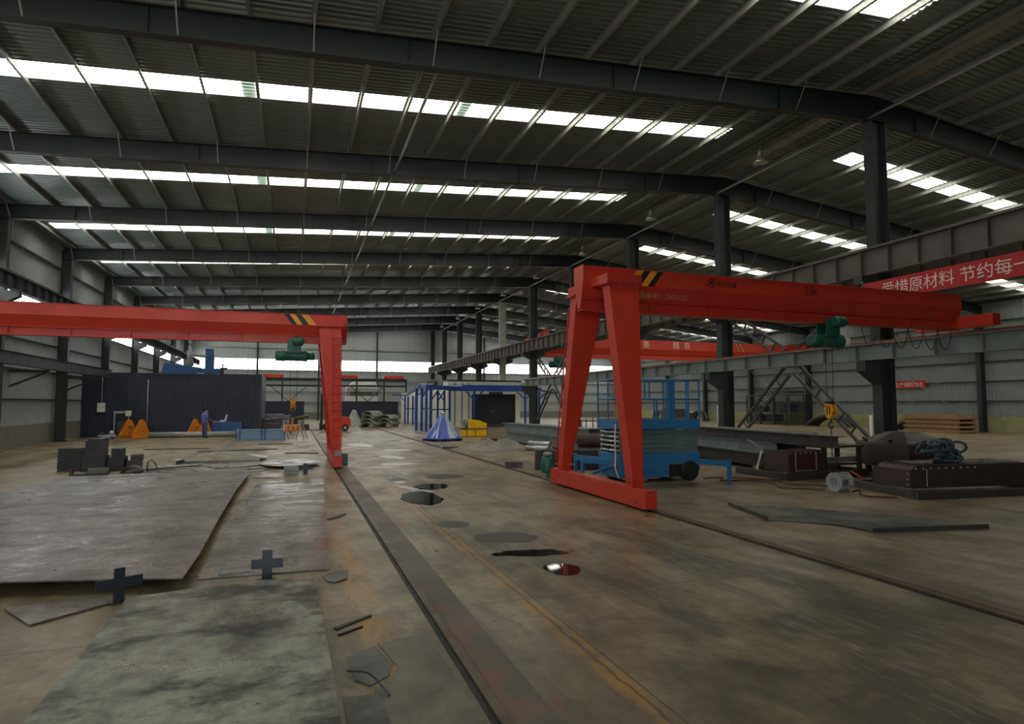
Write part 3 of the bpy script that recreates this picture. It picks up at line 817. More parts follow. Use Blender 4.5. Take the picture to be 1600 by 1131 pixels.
def stand(loc, rz, label):
    t = thing('vessel_stand', label, 'stand', loc, rz, 'orange vessel stands')
    for s in (-1,1):
        m = MB(); m.prism([(-.62,0),(.62,0),(.62,.16),(.24,.92),(.15,1.04),(.0,1.08),(-.12,1.04),(-.2,.9),(-.62,.16)], 'x', s*.5-.03, s*.5+.03)
        m.box(s*.5-.1, s*.5+.1, -.66, .66, 0, .03); m.build('side_plate', M['orange'], t, .006)
    m = MB(); m.box(-.5,.5,.46,.6,.03,.2).box(-.5,.5,-.6,-.46,.03,.2).tube((-.5,0,.62),(.5,0,.62),.05,10); m.build('cross_bar', M['orange'], t)
    return t
stand((-8.9,42.9,0), R(-38), 'larger orange vessel stand at the left end of the grey pipe')
s2 = stand((-5.45,43.2,0), R(-48), 'orange vessel stand directly behind the worker in blue'); s2.scale = (.95,.85,1)
gp = MB(); gp.tube((-8.0,42.1,.17),(-2.75,42.1,.17),.17,20); solid('grey_pipe', 'long grey pipe lying on the floor by the navy partition', 'pipe', gp, M['pipe'])

bm_ = thing('blue_machine', 'low blue machine box with a white item on top, right of the worker', 'machine', (-3.85, 43.55, 0))
m = MB(); m.box(-.45,.78,-.35,.35,.12,.86); m.build('body', M['pblue'], bm_, .03)
m = MB(); m.hexa([(-.9,-.3,.3),(-.45,-.3,.2),(-.45,.3,.2),(-.9,.3,.3)], [(-.9,-.3,.86),(-.45,-.3,.86),(-.45,.3,.86),(-.9,.3,.86)]); m.build('hopper', M['pblue'], bm_)
m = MB(); m.box(-.45,.78,-.3,.3,0,.12); m.build('base', M['black'], bm_)
m = MB(); m.box(-.9,-.1,-.33,.33,.86,.90); m.build('table_top', M['grey'], bm_)
wc = thing('white_chair', 'small white moulded chair left standing on the blue machine', 'chair', (-4.15, 43.5, .90))
m = MB(); m.box(-.2,.1,-.15,.15,0,.07); m.build('seat', M['white'], wc, .02)
m = MB(); m.hexa([(.06,-.15,.05),(.16,-.15,.05),(.16,.15,.05),(.06,.15,.05)], [(.16,-.13,.42),(.23,-.13,.42),(.23,.13,.42),(.16,.13,.42)]); m.build('backrest', M['white'], wc, .02)

cr_ = thing('steel_crate', 'blue grey steel box beam with end ribs lying beside the trestles', 'steel box', (-1.66, 37.4, 0))
m = MB(); m.box(-1.2,1.2,-.22,.25,.06,.56).box(-1.3,1.3,-.28,.28,.0,.05).box(-1.25,1.25,-.26,.26,.55,.60); m.build('box', M['crate'], cr_, .006)
for x in (-1.25,-1.05,.03,.2,1.22):
    m = MB(); m.box(x-.03,x+.03,-.29,-.22,.04,.62); m.build('rib', M['pblue'], cr_)

def trestle(loc, rz, label):
    t = thing('trestle', label, 'trestle', loc, rz, 'work trestles')
    m = MB(); m.bar((-.35,0,1.02),(.35,0,1.02),.12,.1); m.build('top_bar', M['grey'], t)
    for x in (-.28,.28):
        for s in (-1,1):
            m = MB(); m.bar((x,0,1.0),(x+.12*(1 if x>0 else -1),s*.34,0),.06,.05); m.build('leg', M['grey'], t)
    for x in (-.33,.33):
        m = MB(); m.bar((x,-.18,.5),(x,.18,.5),.04,.04); m.build('stretcher', M['grey'], t)
    return t
trestle((-.40,38.35,0), R(70), 'grey work trestle immediately right of the blue grey steel box')
trestle((.38,38.0,0), R(75), 'grey work trestle with dark leg tips under the orange lifting frame')

# pale profiles on a dark rack in front of far fence
rk = thing('profile_rack', 'dark low rack holding pale steel profiles behind the blue grey box', 'rack', (-.95, 46.2, 0))
m = MB()
for x in (-.95,.0,.8):
    m.box(x-.05,x+.05,-.5,.5,0,.08).box(x-.05,x+.05,-.5,-.42,0,.9).box(x-.05,x+.05,.42,.5,0,.9)
m.box(-1.05,.9,-.5,-.42,.85,.95).box(-1.05,.9,.42,.5,.85,.95).box(-1.05,.9,-.4,.4,.1,.7); m.build('frame', M['dsteel'], rk)
for i, (a, b) in enumerate([((-1.85,46.0,.99),(-.3,46.4,1.10)),((-1.85,46.35,1.16),(-.2,46.1,1.20)),((-1.85,46.15,1.265),(-.6,46.3,1.30)),((-1.4,46.5,1.06),(-.1,46.3,1.0))]):
    m = MB(); m.bar(a, b, .16, .06); solid('steel_profile', ['pale steel profile lowest on the dark rack', 'pale steel profile second up on the dark rack','pale steel profile topmost on the dark rack','short pale steel profile at the right of the dark rack'][i], 'steel profile', m, M['grey'], 0, 'pale profiles on the rack')
bt = thing('shell_plate', 'olive curved shell plate standing on a dark skid left of the forklift', 'curved plate', (.35, 50.6, 0))
m = MB(); m.box(-.7,.8,-.5,.5,0,.45); m.build('skid', M['dsteel'], bt, .03)
m = MB(); n = 12
vs = []
for i in range(n+1):
    a = R(-70)+R(140)*i/n
    for r in (.62,.58): vs += [(-.75+.25*i/n, math.sin(a)*r, 1.12-math.cos(a)*r),(.75,math.sin(a)*r,1.32-math.cos(a)*r+.2*math.cos(a))]
fs = []
for i in range(n):
    b = 4*i; fs += [(b,b+1,b+5,b+4),(b+2,b+6,b+7,b+3),(b,b+4,b+6,b+2),(b+1,b+3,b+7,b+5)]
fs += [(0,2,3,1),(4*n,4*n+1,4*n+3,4*n+2)]
m._add(vs, fs, True); m.build('shell', M['shell'], bt)

# forklift, mast towards the left
fk = thing('forklift', 'red forklift with dark raised mast parked behind the left gantry leg', 'forklift', (2.9, 48.5, 0))
m = MB(); m.prism([(-.55,.25),(1.0,.25),(1.12,.45),(1.12,.85),(1.0,1.02),(.35,1.08),(.25,.75),(-.2,.72),(-.3,.85),(-.55,.85)], 'y', -.5, .5); m.build('body', M['red'], fk, .03)
for x, r in ((-.55,.30),(.72,.25)):
    for y in (-.45,.45):
        w_ = MB(); w_.tube((x,y-.11,r),(x,y+.11,r),r,18); wo = w_.build('wheel', M['rubber'], fk)
        h_ = MB(); h_.tube((x,y-.12,r),(x,y+.12,r),r*.5,12); h_.build('hub', M['grey'], wo)
m = MB()
for y in (-.34,.34): m.box(-1.02,-.86,y-.06,y+.06,.05,2.7)
m.box(-1.0,-.88,-.4,.4,2.62,2.7).box(-1.0,-.88,-.4,.4,1.3,1.38).tube((-.92,0,.2),(-.92,0,2.3),.05,8); m.build('mast', M['black'], fk)
m = MB(); m.box(-1.08,-1.03,-.45,.45,.15,.6).box(-1.08,-1.03,-.45,.45,.1,.2); m.build('carriage', M['black'], fk)
for y in (-.26,.26):
    m = MB(); m.hexa([(-2.0,y-.05,.06),(-1.06,y-.05,.06),(-1.06,y+.05,.06),(-2.0,y+.05,.06)],[(-2.0,y-.05,.08),(-1.06,y-.05,.12),(-1.06,y+.05,.12),(-2.0,y+.05,.08)]); m.build('fork', M['dsteel'], fk)
m = MB()
for y in (-.42,.42):
    m.bar((-.5,y,.85),(-.35,y,2.05),.05,.05).bar((.55,y,1.06),(.35,y,2.05),.05,.05)
m.box(-.4,.42,-.46,.46,2.03,2.09); m.build('overhead_guard', M['black'], fk)
m = MB(); m.box(-.05,.35,-.25,.25,1.0,1.1).box(.3,.38,-.25,.25,1.08,1.5); m.build('seat', M['black'], fk, .03)

# welding manipulator behind the partition
wm = thing('column_and_boom', 'dark blue column and boom machine rising behind the navy partition', 'machine', (-5.85, 50.5, 0))
m = MB(); m.box(-.28,.28,-.25,.25,.2,6.0); m.build('column', M['pblue'], wm, .02)
m = MB(); m.box(-.9,.9,-.9,.9,0,.2); m.build('base', M['pblue'], wm, .02)
m = MB(); m.hexa([(-3.1,-.5,3.9),(-.6,-.5,4.1),(-.6,.1,4.1),(-3.1,.1,3.9)],[(-2.9,-.5,4.9),(-.5,-.5,4.6),(-.5,.1,4.6),(-2.9,.1,4.9)]).box(-.6,.75,-.42,-.26,4.2,4.55); m.build('boom', M['pblue'], wm, .05)
m = MB(); m.tube((-1.2,-.3,4.7),(-1.35,-.3,5.8),.22,10,.12).tube((-1.3,-.3,5.6),(-.2,-.3,5.4),.1,8); m.build('extraction_hose', M['grey'], wm)
m = MB(); m.box(.75,1.0,-.5,-.2,4.05,4.6).box(.8,1.25,-.45,-.3,4.5,4.62).tube((.9,-.35,3.9),(.9,-.35,4.9),.05,8); m.build('weld_head', M['black'], wm)
m = MB(); m.box(-.75,-.3,-.6,-.3,3.95,4.2); m.build('work_light', M['white'], wm, .02)

# curved plates piled on floor
def arch(r, th, span, length, n=14):
    m = MB(); vs = []; fs = []
    for i in range(n+1):
        a = -span/2 + span*i/n
        for rr in (r, r-th): vs += [(math.sin(a)*rr, -length/2, math.cos(a)*rr), (math.sin(a)*rr, length/2, math.cos(a)*rr)]
    for i in range(n):
        b = 4*i; fs += [(b,b+1,b+5,b+4),(b+2,b+6,b+7,b+3),(b,b+4,b+6,b+2),(b+1,b+3,b+7,b+5)]
    fs += [(0,2,3,1),(4*n,4*n+1,4*n+3,4*n+2)]
    m._add(vs, fs, True); return m
lab = ['lowest', 'second up', 'third up', 'topmost']
for c, (x, y, nm) in enumerate([(6.3,55.4,'left'),(7.75,55.1,'right')]):
    for k in range(4 if c == 0 else 3):
        a = arch(.85, .05, R(122), 1.35); o = a.build('curved_plate', M['shell'])
        tag(o, 'olive curved plate, %s in the %s nested pile by the blue posts' % (lab[k], nm), 'curved plate', 'nested curved plates')
        o.location = (x+.05*k, y+.02*k, -.41+.32*k); o.rotation_euler = (0, R(6 if k % 2 else -5), R(-40-4*k))
hc = MB(); hc.lathe([(.85,0),(.80,.05),(.2,1.35),(.12,1.45)], 24, (5.35,60.5,0)); solid('grey_cone', 'grey sheet cone standing on the floor behind the forklift', 'cone', hc, M['grey'])
for (x0, x1, nm) in ((-3.0,1.0,'left of'),(4.6,10.3,'right of')):
    t = thing('low_partition', 'low dark navy partition near the gable, %s the left gantry leg' % nm, 'partition', (x0, 66, 0))
    m = MB(); pr = rib_profile(0, x1-x0); vs = []; fs = []
    for u, h in pr: vs += [(u,-h,0),(u,-h,2.2)]
    for i in range(len(pr)-1): fs.append((2*i,2*i+2,2*i+3,2*i+1))
    m._add(vs, fs); m.build('sheeting', M['navy'], t, fix=False)
    m = MB(); m.box(0,x1-x0,-.05,.08,2.19,2.25); m.build('edge_trim', M['navy'], t)
    u = .1
    while u < x1-x0:
        m = MB(); m.box(u-.04,u+.04,.02,.1,0,2.2); m.build('post', M['steel'], t); u += 1.9
# steel gallery near the gable
ga = thing('steel_gallery', 'dark steel gallery frame with braces along the gable wall', 'frame', (4.3, 78.5, 0))
m = MB(); m.hbeam((-8.0,0,4.88),(9.0,0,4.88),.36,.25).hbeam((-8.0,0,4.15),(9.0,0,4.15),.22,.2); m.build('beam', M['steel'], ga)
for x in (-7.9,-5.6,-1.5,2.9,6.2,8.9):
    m = MB(); m.box(x-.09,x+.09,-.09,.09,0,4.8); m.build('post', M['steel'], ga)
for x0, x1 in ((-6.9,-4.9),(-2.8,-4.9),(2.2,4.2),(6.2,4.2)):
    m = MB(); m.bar((x0,.0,4.1),(x1,0,2.3),.09,.09); m.build('brace', M['steel'], ga)
for i, (xa, xb) in enumerate([(-7.8,-5.5),(1.0,3.0),(6.15,8.6)]):
    t = thing('hoist_beam', ['red box beam resting on the left end of the dark gallery','red box beam resting on the middle of the dark gallery','red box beam resting on the right end of the dark gallery'][i], 'beam', (4.3+(xa+xb)/2, 78.5, 5.06))
    h = (xb-xa)/2
    m = MB(); m.box(-h,h,-.2,.2,.02,.40); m.build('box', M['red'], t, .02)
    m = MB()
    m.box(-h+.1,-h+.3,-.24,.24,0,.1).box(h-.3,h-.1,-.24,.24,0,.1); m.build('foot', M['maroon'], t)
si = thing('white_hopper', 'white hopper machine with railed platform behind the dark gallery', 'machine', (7.95, 80.5, 0))
m = MB(); m.box(-1.9,1.9,-1.2,1.2,2.3,2.95); m.build('lower_case', M['white'], si, .02)
m = MB(); m.hexa([(-1.9,-1.2,3.9),(1.9,-1.2,3.9),(1.9,1.2,3.9),(-1.9,1.2,3.9)],[(-1.0,-.8,4.75),(1.7,-.8,4.75),(1.7,.8,4.75),(-1.0,.8,4.75)]); m.build('hood', M['white'], si, .02)
m = MB(); m.box(-1.85,1.85,-1.0,1.0,3.45,3.9); m.build('upper_case', M['white'], si, .02)
m = MB()
for x in (-1.8,-.9,0,.9,1.8): m.box(x-.03,x+.03,-1.2,-1.14,2.95,3.45)
m.box(-1.85,1.85,-1.2,-1.14,3.4,3.46); m.build('railing', M['steel'], si)
m = MB(); m.box(-1.4,1.4,-.6,.6,2.95,3.45); m.build('core', M['gsteel'], si)
for x in (-1.7,1.7):
    for y in (-1,1):
        m = MB(); m.box(x-.08,x+.08,y-.08,y+.08,0,2.3); m.build('leg', M['steel'], si)

# ------------------------------------------------------------------ centre: shed, blue frame, cone, yellow machine
sh = thing('paint_booth', 'pale panelled booth with dark doors behind the blue frame', 'booth', (12.5, 53.0, 0))
m = MB(); m.box(0,2.15,0,1.9,0,3.95).box(6.2,6.6,0,1.9,0,3.95).box(2.15,6.2,0,1.9,2.85,3.95).box(2.15,6.2,.3,1.9,0,2.85); m.build('front_wall', M['cream'], sh)
m = MB(); m.box(-.06,6.68,-.08,1.95,3.95,4.07); m.build('roof_edge', M['yellowtrim'] if 'yellowtrim' in M else M['steel'], sh)
for k in range(2):
    m = MB(); m.box(2.17+2.01*k,4.15+2.01*k,.10,.18,.28,2.82); d_ = m.build('door', M['black'], sh, .01)
    m = MB(); m.box(3.95+.25*k,4.0+.25*k,.06,.10,1.2,1.5); m.build('handle', M['grey'], d_)
m = MB(); m.box(2.0,6.3,-.4,.1,0,.26); m.build('threshold', M['steel'], sh)
m = MB(); m.box(.02,5.3,1.9,25,0,3.3); m.build('tunnel', M['cream'], sh)
for k in range(3):
    m = MB(); m.box(.55+.62*k,.72+.62*k,-.03,0,.1,3.8); m.build('panel_joint', M['grey'], sh)
m = MB(); m.box(3.7,4.9,-.28,-.02,2.86,3.05); m.build('door_hood', M['steel'], sh)

fb = thing('conveyor_frame', 'blue steel overhead conveyor frame on posts in front of the booth', 'frame', (0,0,0))
def post(x, y, h, w=.14):
    m = MB(); m.box(x-w/2,x+w/2,y-w/2,y+w/2,0,h).box(x-.16,x+.16,y-.16,y+.16,0,.02); return m.build('post', M['dblue'], fb)
def beam(p, q, w=.16, h=.22, nm='beam'):
    m = MB(); m.bar(p, q, w, h); return m.build(nm, M['dblue'], fb)
for x, y in ((8.85,47.8),(9.0,46.5),(9.1,45.3)): post(x, y, 3.15, .17)
for x, y in ((10.45,62.6),(10.8,62.9),(11.15,62.2),(11.5,62.6)): post(x, y, 2.75, .15)
for x, y in ((10.15,48.6),(10.5,50.6),(11.15,50.8),(11.75,51.0),(12.3,51.4)): post(x, y, 3.1, .15)
for x in (14.45,19.05,20.35): 
    post(x, 51.5, 3.1, .15)
    for s in (-1, 1): beam((x,51.5,2.35),(x+s*.75,51.5,3.05),.10,.10,'brace')
beam((12.2,51.5,3.33),(19.9,51.5,3.33),.35,.52); beam((19.9,51.5,3.28),(20.5,51.5,3.28),.3,.3); beam((20.4,51.5,3.2),(22.3,53.0,3.0),.14,.14)
beam((8.85,48.1,3.28),(9.12,45.0,3.28),.24,.26); beam((9.0,46.5,3.3),(12.4,51.5,3.3),.5,.3); beam((9.1,45.3,3.18),(12.3,50.6,3.18),.16,.2)
beam((8.9,47.8,3.2),(10.6,62.9,2.84),.14,.16); beam((10.5,50.8,3.2),(11.5,62.6,2.84),.14,.16); beam((10.6,62.7,2.84),(9.3,63.2,2.9),.10,.12)
beam((10.15,48.6,1.55),(12.3,51.4,1.55),.08,.08,'rail'); beam((9.0,46.5,1.65),(10.15,48.6,1.65),.08,.08,'rail'); beam((10.45,62.6,1.5),(11.5,62.6,1.5),.07,.07,'rail')
for (a, b) in (((10.15,48.6,2.3),(10.9,49.5,3.1)),((11.15,50.8,2.2),(11.7,51,3.0)),((11.75,51,2.2),(11.15,50.8,3.0)),((9.0,46.5,2.4),(9.5,47.2,3.1)),((10.45,62.6,2.2),(10.0,62.7,2.75))): beam(a, b, .08, .08, 'brace')
m = MB(); m.box(8.95,9.9,46.6,47.6,3.46,3.52).box(11.6,13.2,50.7,51.2,3.46,3.52); m.build('white_tray', M['white'], fb)
m = MB(); m.lathe([(.2,0),(.5,.02),(.45,.32),(.2,.42)], 12, (10.1,48.2,3.46)); m.build('drive_unit', M['dsteel'], fb)

cn = thing('blue_cone', 'tall blue cone with pale foil streaks standing on the floor', 'cone', (7.75, 34.0, 0))
m = MB(); m.lathe([(.98,.14),(.96,.17),(.14,1.42),(.13,1.44)], 40); m.build('cone_shell', M['cone'], cn)
m = MB(); m.lathe([(.10,1.43),(.15,1.44),(.15,1.56),(.10,1.58)], 20); m.build('neck', M['silver'], cn)
m = MB(); m.lathe([(1.02,.09),(1.05,.10),(1.05,.15),(.95,.16)], 40); m.build('flange', M['dblue'], cn)
for k in range(10):
    a = 2*PI*k/10; m = MB(); m.bar((math.cos(a)*.85,math.sin(a)*.85,.05),(math.cos(a)*1.12,math.sin(a)*1.12,.05),.1,.10); m.build('foot', M['dsteel'], cn)

ym = thing('yellow_machine', 'yellow wheeled machine with grey fan behind the blue cone', 'machine', (10.45, 37.5, 0))
m = MB(); m.box(-.72,.80,-.32,.32,.02,.46); m.build('tank', M['cyellow'], ym, .02)
m = MB(); m.prism([(-.42,.48),(.80,.48),(.80,.80),(.28,1.0),(-.35,1.05),(-.42,.95)], 'y', -.3, .3); m.build('cover', M['cyellow'], ym, .02)
m = MB(); m.box(-.74,.82,-.335,.335,.44,.49)
for x in (-.48,.08,.80): m.box(x-.02,x+.02,-.335,-.32,.02,.46)
m.build('black_frame', M['black'], ym)
m = MB(); m.tube((-.58,-.1,.82),(-.46,-.1,.82),.30,20); f_ = m.build('fan', M['gsteel'], ym)
m = MB(); m.tube((-.60,-.1,.82),(-.57,-.1,.82),.12,14); m.build('hub', M['dsteel'], f_)
m = MB(); m.lathe([(.05,1.04),(.05,1.16),(.08,1.16),(.08,1.2)], 10, (0,0,0)); m.build('filler_cap', M['black'], ym)

# dusty sheet thrown on the floor
rs = random.Random(3)
def crumple(name, label, cat, cx, cy, sx, sy, hmax, mat, rz, seed):
    rr = random.Random(seed); ph = [(rr.uniform(2,7),rr.uniform(2,7),rr.uniform(0,6),rr.uniform(.3,1)) for _ in range(7)]
    def fn(u, v):
        x = (u-.5)*sx*(1+.15*math.sin(v*7)); y = (v-.5)*sy*(1+.2*math.sin(u*6+1))
        e = max(0, min(1, 5*min(u,1-u,v,1-v)))
        h = sum((1-abs(math.sin(a*u*1.3+b*v*1.3+c)))**3*w for a,b,c,w in ph)/1.6
        return (cx+x*math.cos(rz)-y*math.sin(rz), cy+x*math.sin(rz)+y*math.cos(rz), .008+hmax*e*h)
    m = MB(); m.grid(30, 22, fn, False); o = m.build(name, mat, fix=False)
    sd = o.modifiers.new('s','SOLIDIFY'); sd.thickness = .008; sd.offset = 1
    return tag(o, label, cat)
crumple('dusty_sheet', 'crumpled dusty pale sheet spread on the floor right of the blue cone', 'sheet', 8.4, 26.9, 2.6, 2.2, .34, M['cloth'], R(25), 5)
m = MB(); m.bar((6.3,27.6,.05),(7.0,27.45,.05),.10,.10); solid('steel_bar', 'dark square steel bar on the floor left of the dusty sheet', 'bar', m, M['dsteel'])
m = MB()
rb = random.Random(11)
for k in range(7): m.path([(9.3+rb.uniform(-.5,.5),30.2+rb.uniform(-.6,.6),.04+.03*k) for _ in range(6)], .03, 6)
solid('hose_heap', 'dark heap of hoses on the floor beyond the dusty sheet', 'hoses', m, M['maroon'])

# grey green H beams, two by two
ub = Vector((11.15-10.48, 22.0-31.8, 0)).normalized(); vb = Vector((-ub.y, ub.x, 0))*1
names = ['lower outer', 'lower inner', 'upper outer', 'upper inner']
for i, (o_, z) in enumerate([(0,.30),(-.62,.30),(.02,.76),(-.6,.76)]):
    p = Vector((10.75,31.8 + (0 if i < 2 else .5),z)) - vb*0 + Vector((abs(o_),0,0)); q = p + ub*(9.6 if i < 2 else 9.0)
    m = MB(); m.hbeam(p, q, .44, .42, .02)
    solid('steel_beam', 'long grey green steel beam, %s of the four stacked behind the red gantry' % names[i], 'steel beam', m, M['gsteel'], 0, 'grey green beams behind the gantry')
for f in (.12,.85):
    p = Vector((10.75,31.8,.04)) + ub*9.6*f; m = MB(); m.bar(p-Vector((.35,0,0)), p+Vector((1.0,0,0)), .12, .08)
    solid('timber_bearer', 'timber bearer under the %s end of the stacked grey green beams' % ('far' if f < .5 else 'near'), 'timber', m, M['wood'])
for i, (a, b, r) in enumerate([((9.55,25.6,.12),(10.2,24.7,.12),.11),((9.8,25.7,.12),(10.42,24.8,.12),.1),((9.65,25.7,.31),(10.3,24.75,.31),.10)]):
    m = MB(); m.tube(a, b, r, 16); m.tube(a, b, r*.99, 16)
    o = solid('foil_tube', ['silver foil tube at floor level nearest the rail','silver foil tube at floor level next to the beams','silver foil tube lying on top of the other two'][i], 'tube', m, M['silver'], 0, 'silver foil tubes')
# dark box beam and small channel behind the gantry leg
m = MB(); m.bar((7.05,18.2,.30),(9.75,17.3,.30),.46,.58); solid('dark_box_beam', 'dark rusty steel box beam lying behind the red gantry carriage', 'steel box', m, M['block'], .01)
m = MB(); m.hbeam((6.35,19.0,.09),(6.85,18.75,.09),.16,.16,.012); solid('steel_offcut', 'short dark steel offcut at the left end of the dark box beam', 'steel offcut', m, M['dsteel'])
# brown rolls stacked
for i, z in enumerate((.24,.70)):
    m = MB(); m.tube((9.75,20.9,z),(12.2,20.1,z),.23,20); m.tube((9.70,20.92,z),(9.78,20.89,z),.16,16)
    solid('brown_roll', ['lower brown roll lying behind the blue scissor lift','upper brown roll lying behind the blue scissor lift'][i], 'roll', m, M['brown'], 0, 'brown rolls behind the lift')
ps = thing('pipe_rack', 'thin dark pipe rail rack standing behind the red gantry legs', 'rack', (13.2, 26.6, 0))
m = MB()
for k in range(5): m.tube((-1.2+.6*k,0,0),(-1.2+.6*k,0,1.35-.08*(k%2)),.025,6); m.tube((-1.2+.6*k,.7,0),(-1.2+.6*k,.7,1.3),.025,6)
m.tube((-1.3,0,1.2),(1.4,0,1.2),.02,6).tube((-1.3,.7,1.2),(1.4,.7,1.2),.02,6).tube((-1.3,0,.5),(1.4,0,.5),.02,6); m.build('rail_frame', M['dsteel'], ps)
m = MB(); a_ = arch(1.3,.1,R(100),.25); a_.xf(Matrix.Translation((13.5,22.6,-.82)) @ Matrix.Rotation(R(-25),4,'Z')); solid('curved_segment', 'dark curved steel segment resting behind the brown rolls', 'curved plate', a_, M['dsteel'])
gb = thing('gas_bottle', 'white gas bottle standing by the blue conveyor frame', 'bottle', (19.6, 44.0, 0))
m = MB(); m.lathe([(.16,0),(.2,.03),(.2,1.45),(.12,1.62),(.05,1.66)], 14); m.build('body', M['white'], gb)
m = MB(); m.lathe([(.04,1.66),(.06,1.72),(.03,1.8)], 10); m.build('valve', M['black'], gb)
gb2 = copy_tree(gb); gb2.location = (20.15,44.05,0); gb2['label'] = 'blue gas bottle beside the white gas bottle'
for ch in [k for k in COL.objects if k.parent == gb2]:
    if ch.name.startswith('body'): ch.data = ch.data.copy(); ch.data.materials[0] = M['blue']
# ------------------------------------------------------------------ scissor lift
M['liftgrey'] = paint('lift_grey_green', (92,112,112), .5, var=.1)
lf = thing('scissor_lift', 'blue mobile scissor lift with guard rails behind the near red gantry leg', 'lift', (7.75, 14.15, 0))
W, D = 2.38, 1.15
m = MB(); m.box(0,W,0,D,.26,.74); ch = m.build('chassis', M['blue'], lf, .012)
m = MB(); m.box(1.42,1.86,-.012,0,.12,.46); m.build('control_recess', M['black'], ch)
m = MB(); m.box(1.40,1.88,-.02,-.012,.44,.48).box(1.40,1.43,-.02,-.012,.1,.46).box(1.85,1.88,-.02,-.012,.1,.46); m.build('recess_frame', M['liftgrey'], ch)
m = MB(); m.box(.05,W-.05,.02,D-.02,.12,.26); m.build('lower_tray', M['blue'], ch)
for k in range(5):
    m = MB(); z = .75+.118*k; m.box(.04,W-.04,.03,.10,z,z+.108).box(.04,W-.04,D-.10,D-.03,z,z+.108); m.build('scissor_arm', M['liftgrey'], lf)
    m = MB(); m.tube((.06,.06,z+.055),(.06,D-.06,z+.055),.035,10); m.build('cross_tube', M['silver'], lf)
m = MB(); m.box(-.02,W+.02,-.02,D+.02,1.345,1.60); pf = m.build('platform', M['blue'], lf, .012)
m = MB(); m.box(.02,W-.02,.02,D-.02,1.60,1.61); m.build('deck', M['dsteel'], pf)
rl = MB(); pw = .035
xs_ = [0,.72,1.30,1.74,2.34]
for y in (.0,D):
    for x in (0,.02+1.28,W): rl.box(x-pw/2,x+pw/2,y-pw/2,y+pw/2,1.60,2.62)
    for z in (2.62,2.12): rl.tube((0,y,z),(W,y,z),.022,8)
for x in (0,W):
    for z in (2.62,2.12): rl.tube((x,0,z),(x,D,z),.022,8)
    rl.box(x-pw/2,x+pw/2,D/2-pw/2,D/2+pw/2,1.60,2.62)
for x, z0, z1 in ((.75,2.12,2.62),(.88,2.12,2.62),(1.02,1.6,2.12),(1.10,1.6,2.12),(1.45,1.6,2.62),(1.62,1.6,2.62),(2.05,1.6,2.62)): rl.box(x-pw/2,x+pw/2,-pw/2,pw/2,z0,z1)
rl.build('guard_rail', M['blue'], lf)
m = MB(); m.box(1.42,1.50,-.03,.03,1.6,2.60).box(1.52,1.60,-.03,.03,1.6,2.60); m.build('gate', M['blue'], lf)
def tyre(x, y, r, w_):
    m = MB(); m.lathe([(r*.55,-w_/2),(r*.9,-w_/2),(r,-w_*.32),(r,w_*.32),(r*.9,w_/2),(r*.55,w_/2)], 24, (x,y,r), True, 'y'); o = m.build('tyre', M['rubber'], lf)
    h = MB(); h.lathe([(.03,-w_*.42),(r*.5,-w_*.40),(r*.56,-w_*.3),(r*.56,w_*.3),(r*.5,w_*.40),(.03,w_*.42)], 14, (x,y,r), True, 'y'); h.build('hub', M['dsteel'], o)
for x in (.42, 2.05):
    for y in (.02, D-.02): tyre(x, y, .26, .18)
for i, (x0, y0, x1, y1) in enumerate([(W-.1,.1,W+.18,-.95),(W-.1,D-.1,W+.7,D+.75),(.1,D-.1,-.25,D+.9),(.1,.5,-.42,1.25)]):
    m = MB(); m.bar((x0,y0,.50),(x1,y1,.50),.10,.14); o = m.build('outrigger', M['blue'], lf)
    m = MB(); m.box(x1-.04,x1+.04,y1-.04,y1+.04,.10,.62); m.tube((x1,y1,.0),(x1,y1,.12),.025,8); m.box(x1-.07,x1+.07,y1-.07,y1+.07,0,.012); m.build('jack_leg', M['blue'], o)
m = MB(); m.bar((.0,.2,.42),(-.5,.0,.36),.08,.1).bar((-.5,0,.36),(-.75,-.05,.30),.06,.06); m.build('tow_bar', M['blue'], lf)
m = MB(); pts = [(-.03,.12,1.5),(-.06,.1,1.1),(-.04,.12,.7),(-.10,.05,.4),(-.05,-.05,.15)]; m.path(pts, .02, 6); m.build('hose', M['cream'], lf)

# ------------------------------------------------------------------ right side steel
us = Vector((-.11,-.994,0)).normalized(); vs_ = Vector((.994,-.11,0))
org = Vector((14.55, 20.6, 0))
gid = 'dark beams stacked behind the scissor lift'
nm3 = ['left', 'middle', 'right']
for lay, (z, cnt, ln) in enumerate([(.30,3,5.5),(.68,3,5.6),(1.015,2,5.3)]):
    for k in range(cnt):
        p = org + vs_*(-.45+.45*k) + us*(.1*k if lay else 0) + Vector((0,0,z)); q = p + us*(ln-.15*k if (lay, k) != (2, 0) else 8.1)
        m = MB(); m.hbeam(p, q, .36 if lay < 2 else .30, .40, .018)
        lay_n = ['bottom', 'middle', 'top'][lay]
        solid('steel_beam', 'dark steel beam in the stack behind the scissor lift, %s layer, %s' % (lay_n, nm3[k] if cnt == 3 else ['left','right'][k]), 'steel beam', m, M['gsteel' if (lay+k) % 2 else 'dsteel'], 0, gid)
for f in (.6,4.9):
    p = org + us*f; m = MB(); m.bar(p-vs_*.75+Vector((0,0,.06)), p+vs_*.75+Vector((0,0,.06)), .12, .115)
    solid('timber_bearer', 'timber bearer under the %s end of the dark beam stack' % ('far' if f < 2 else 'near'), 'timber', m, M['wood'])
m = MB()
for k in range(6):
    a = 2*PI*k/6; c = vs_*(.85+math.cos(a)*.10) + Vector((0,0,1.0+math.sin(a)*.1)); m.tube(org+c+us*.5, org+c+us*5.6, .055, 10)
m.box(0,0,0,0,0,0) if False else None
tb = m.build('tube_bundle', M['gsteel']); tag(tb, 'bundle of dark tubes lying along the right side of the beam stack', 'tubes')
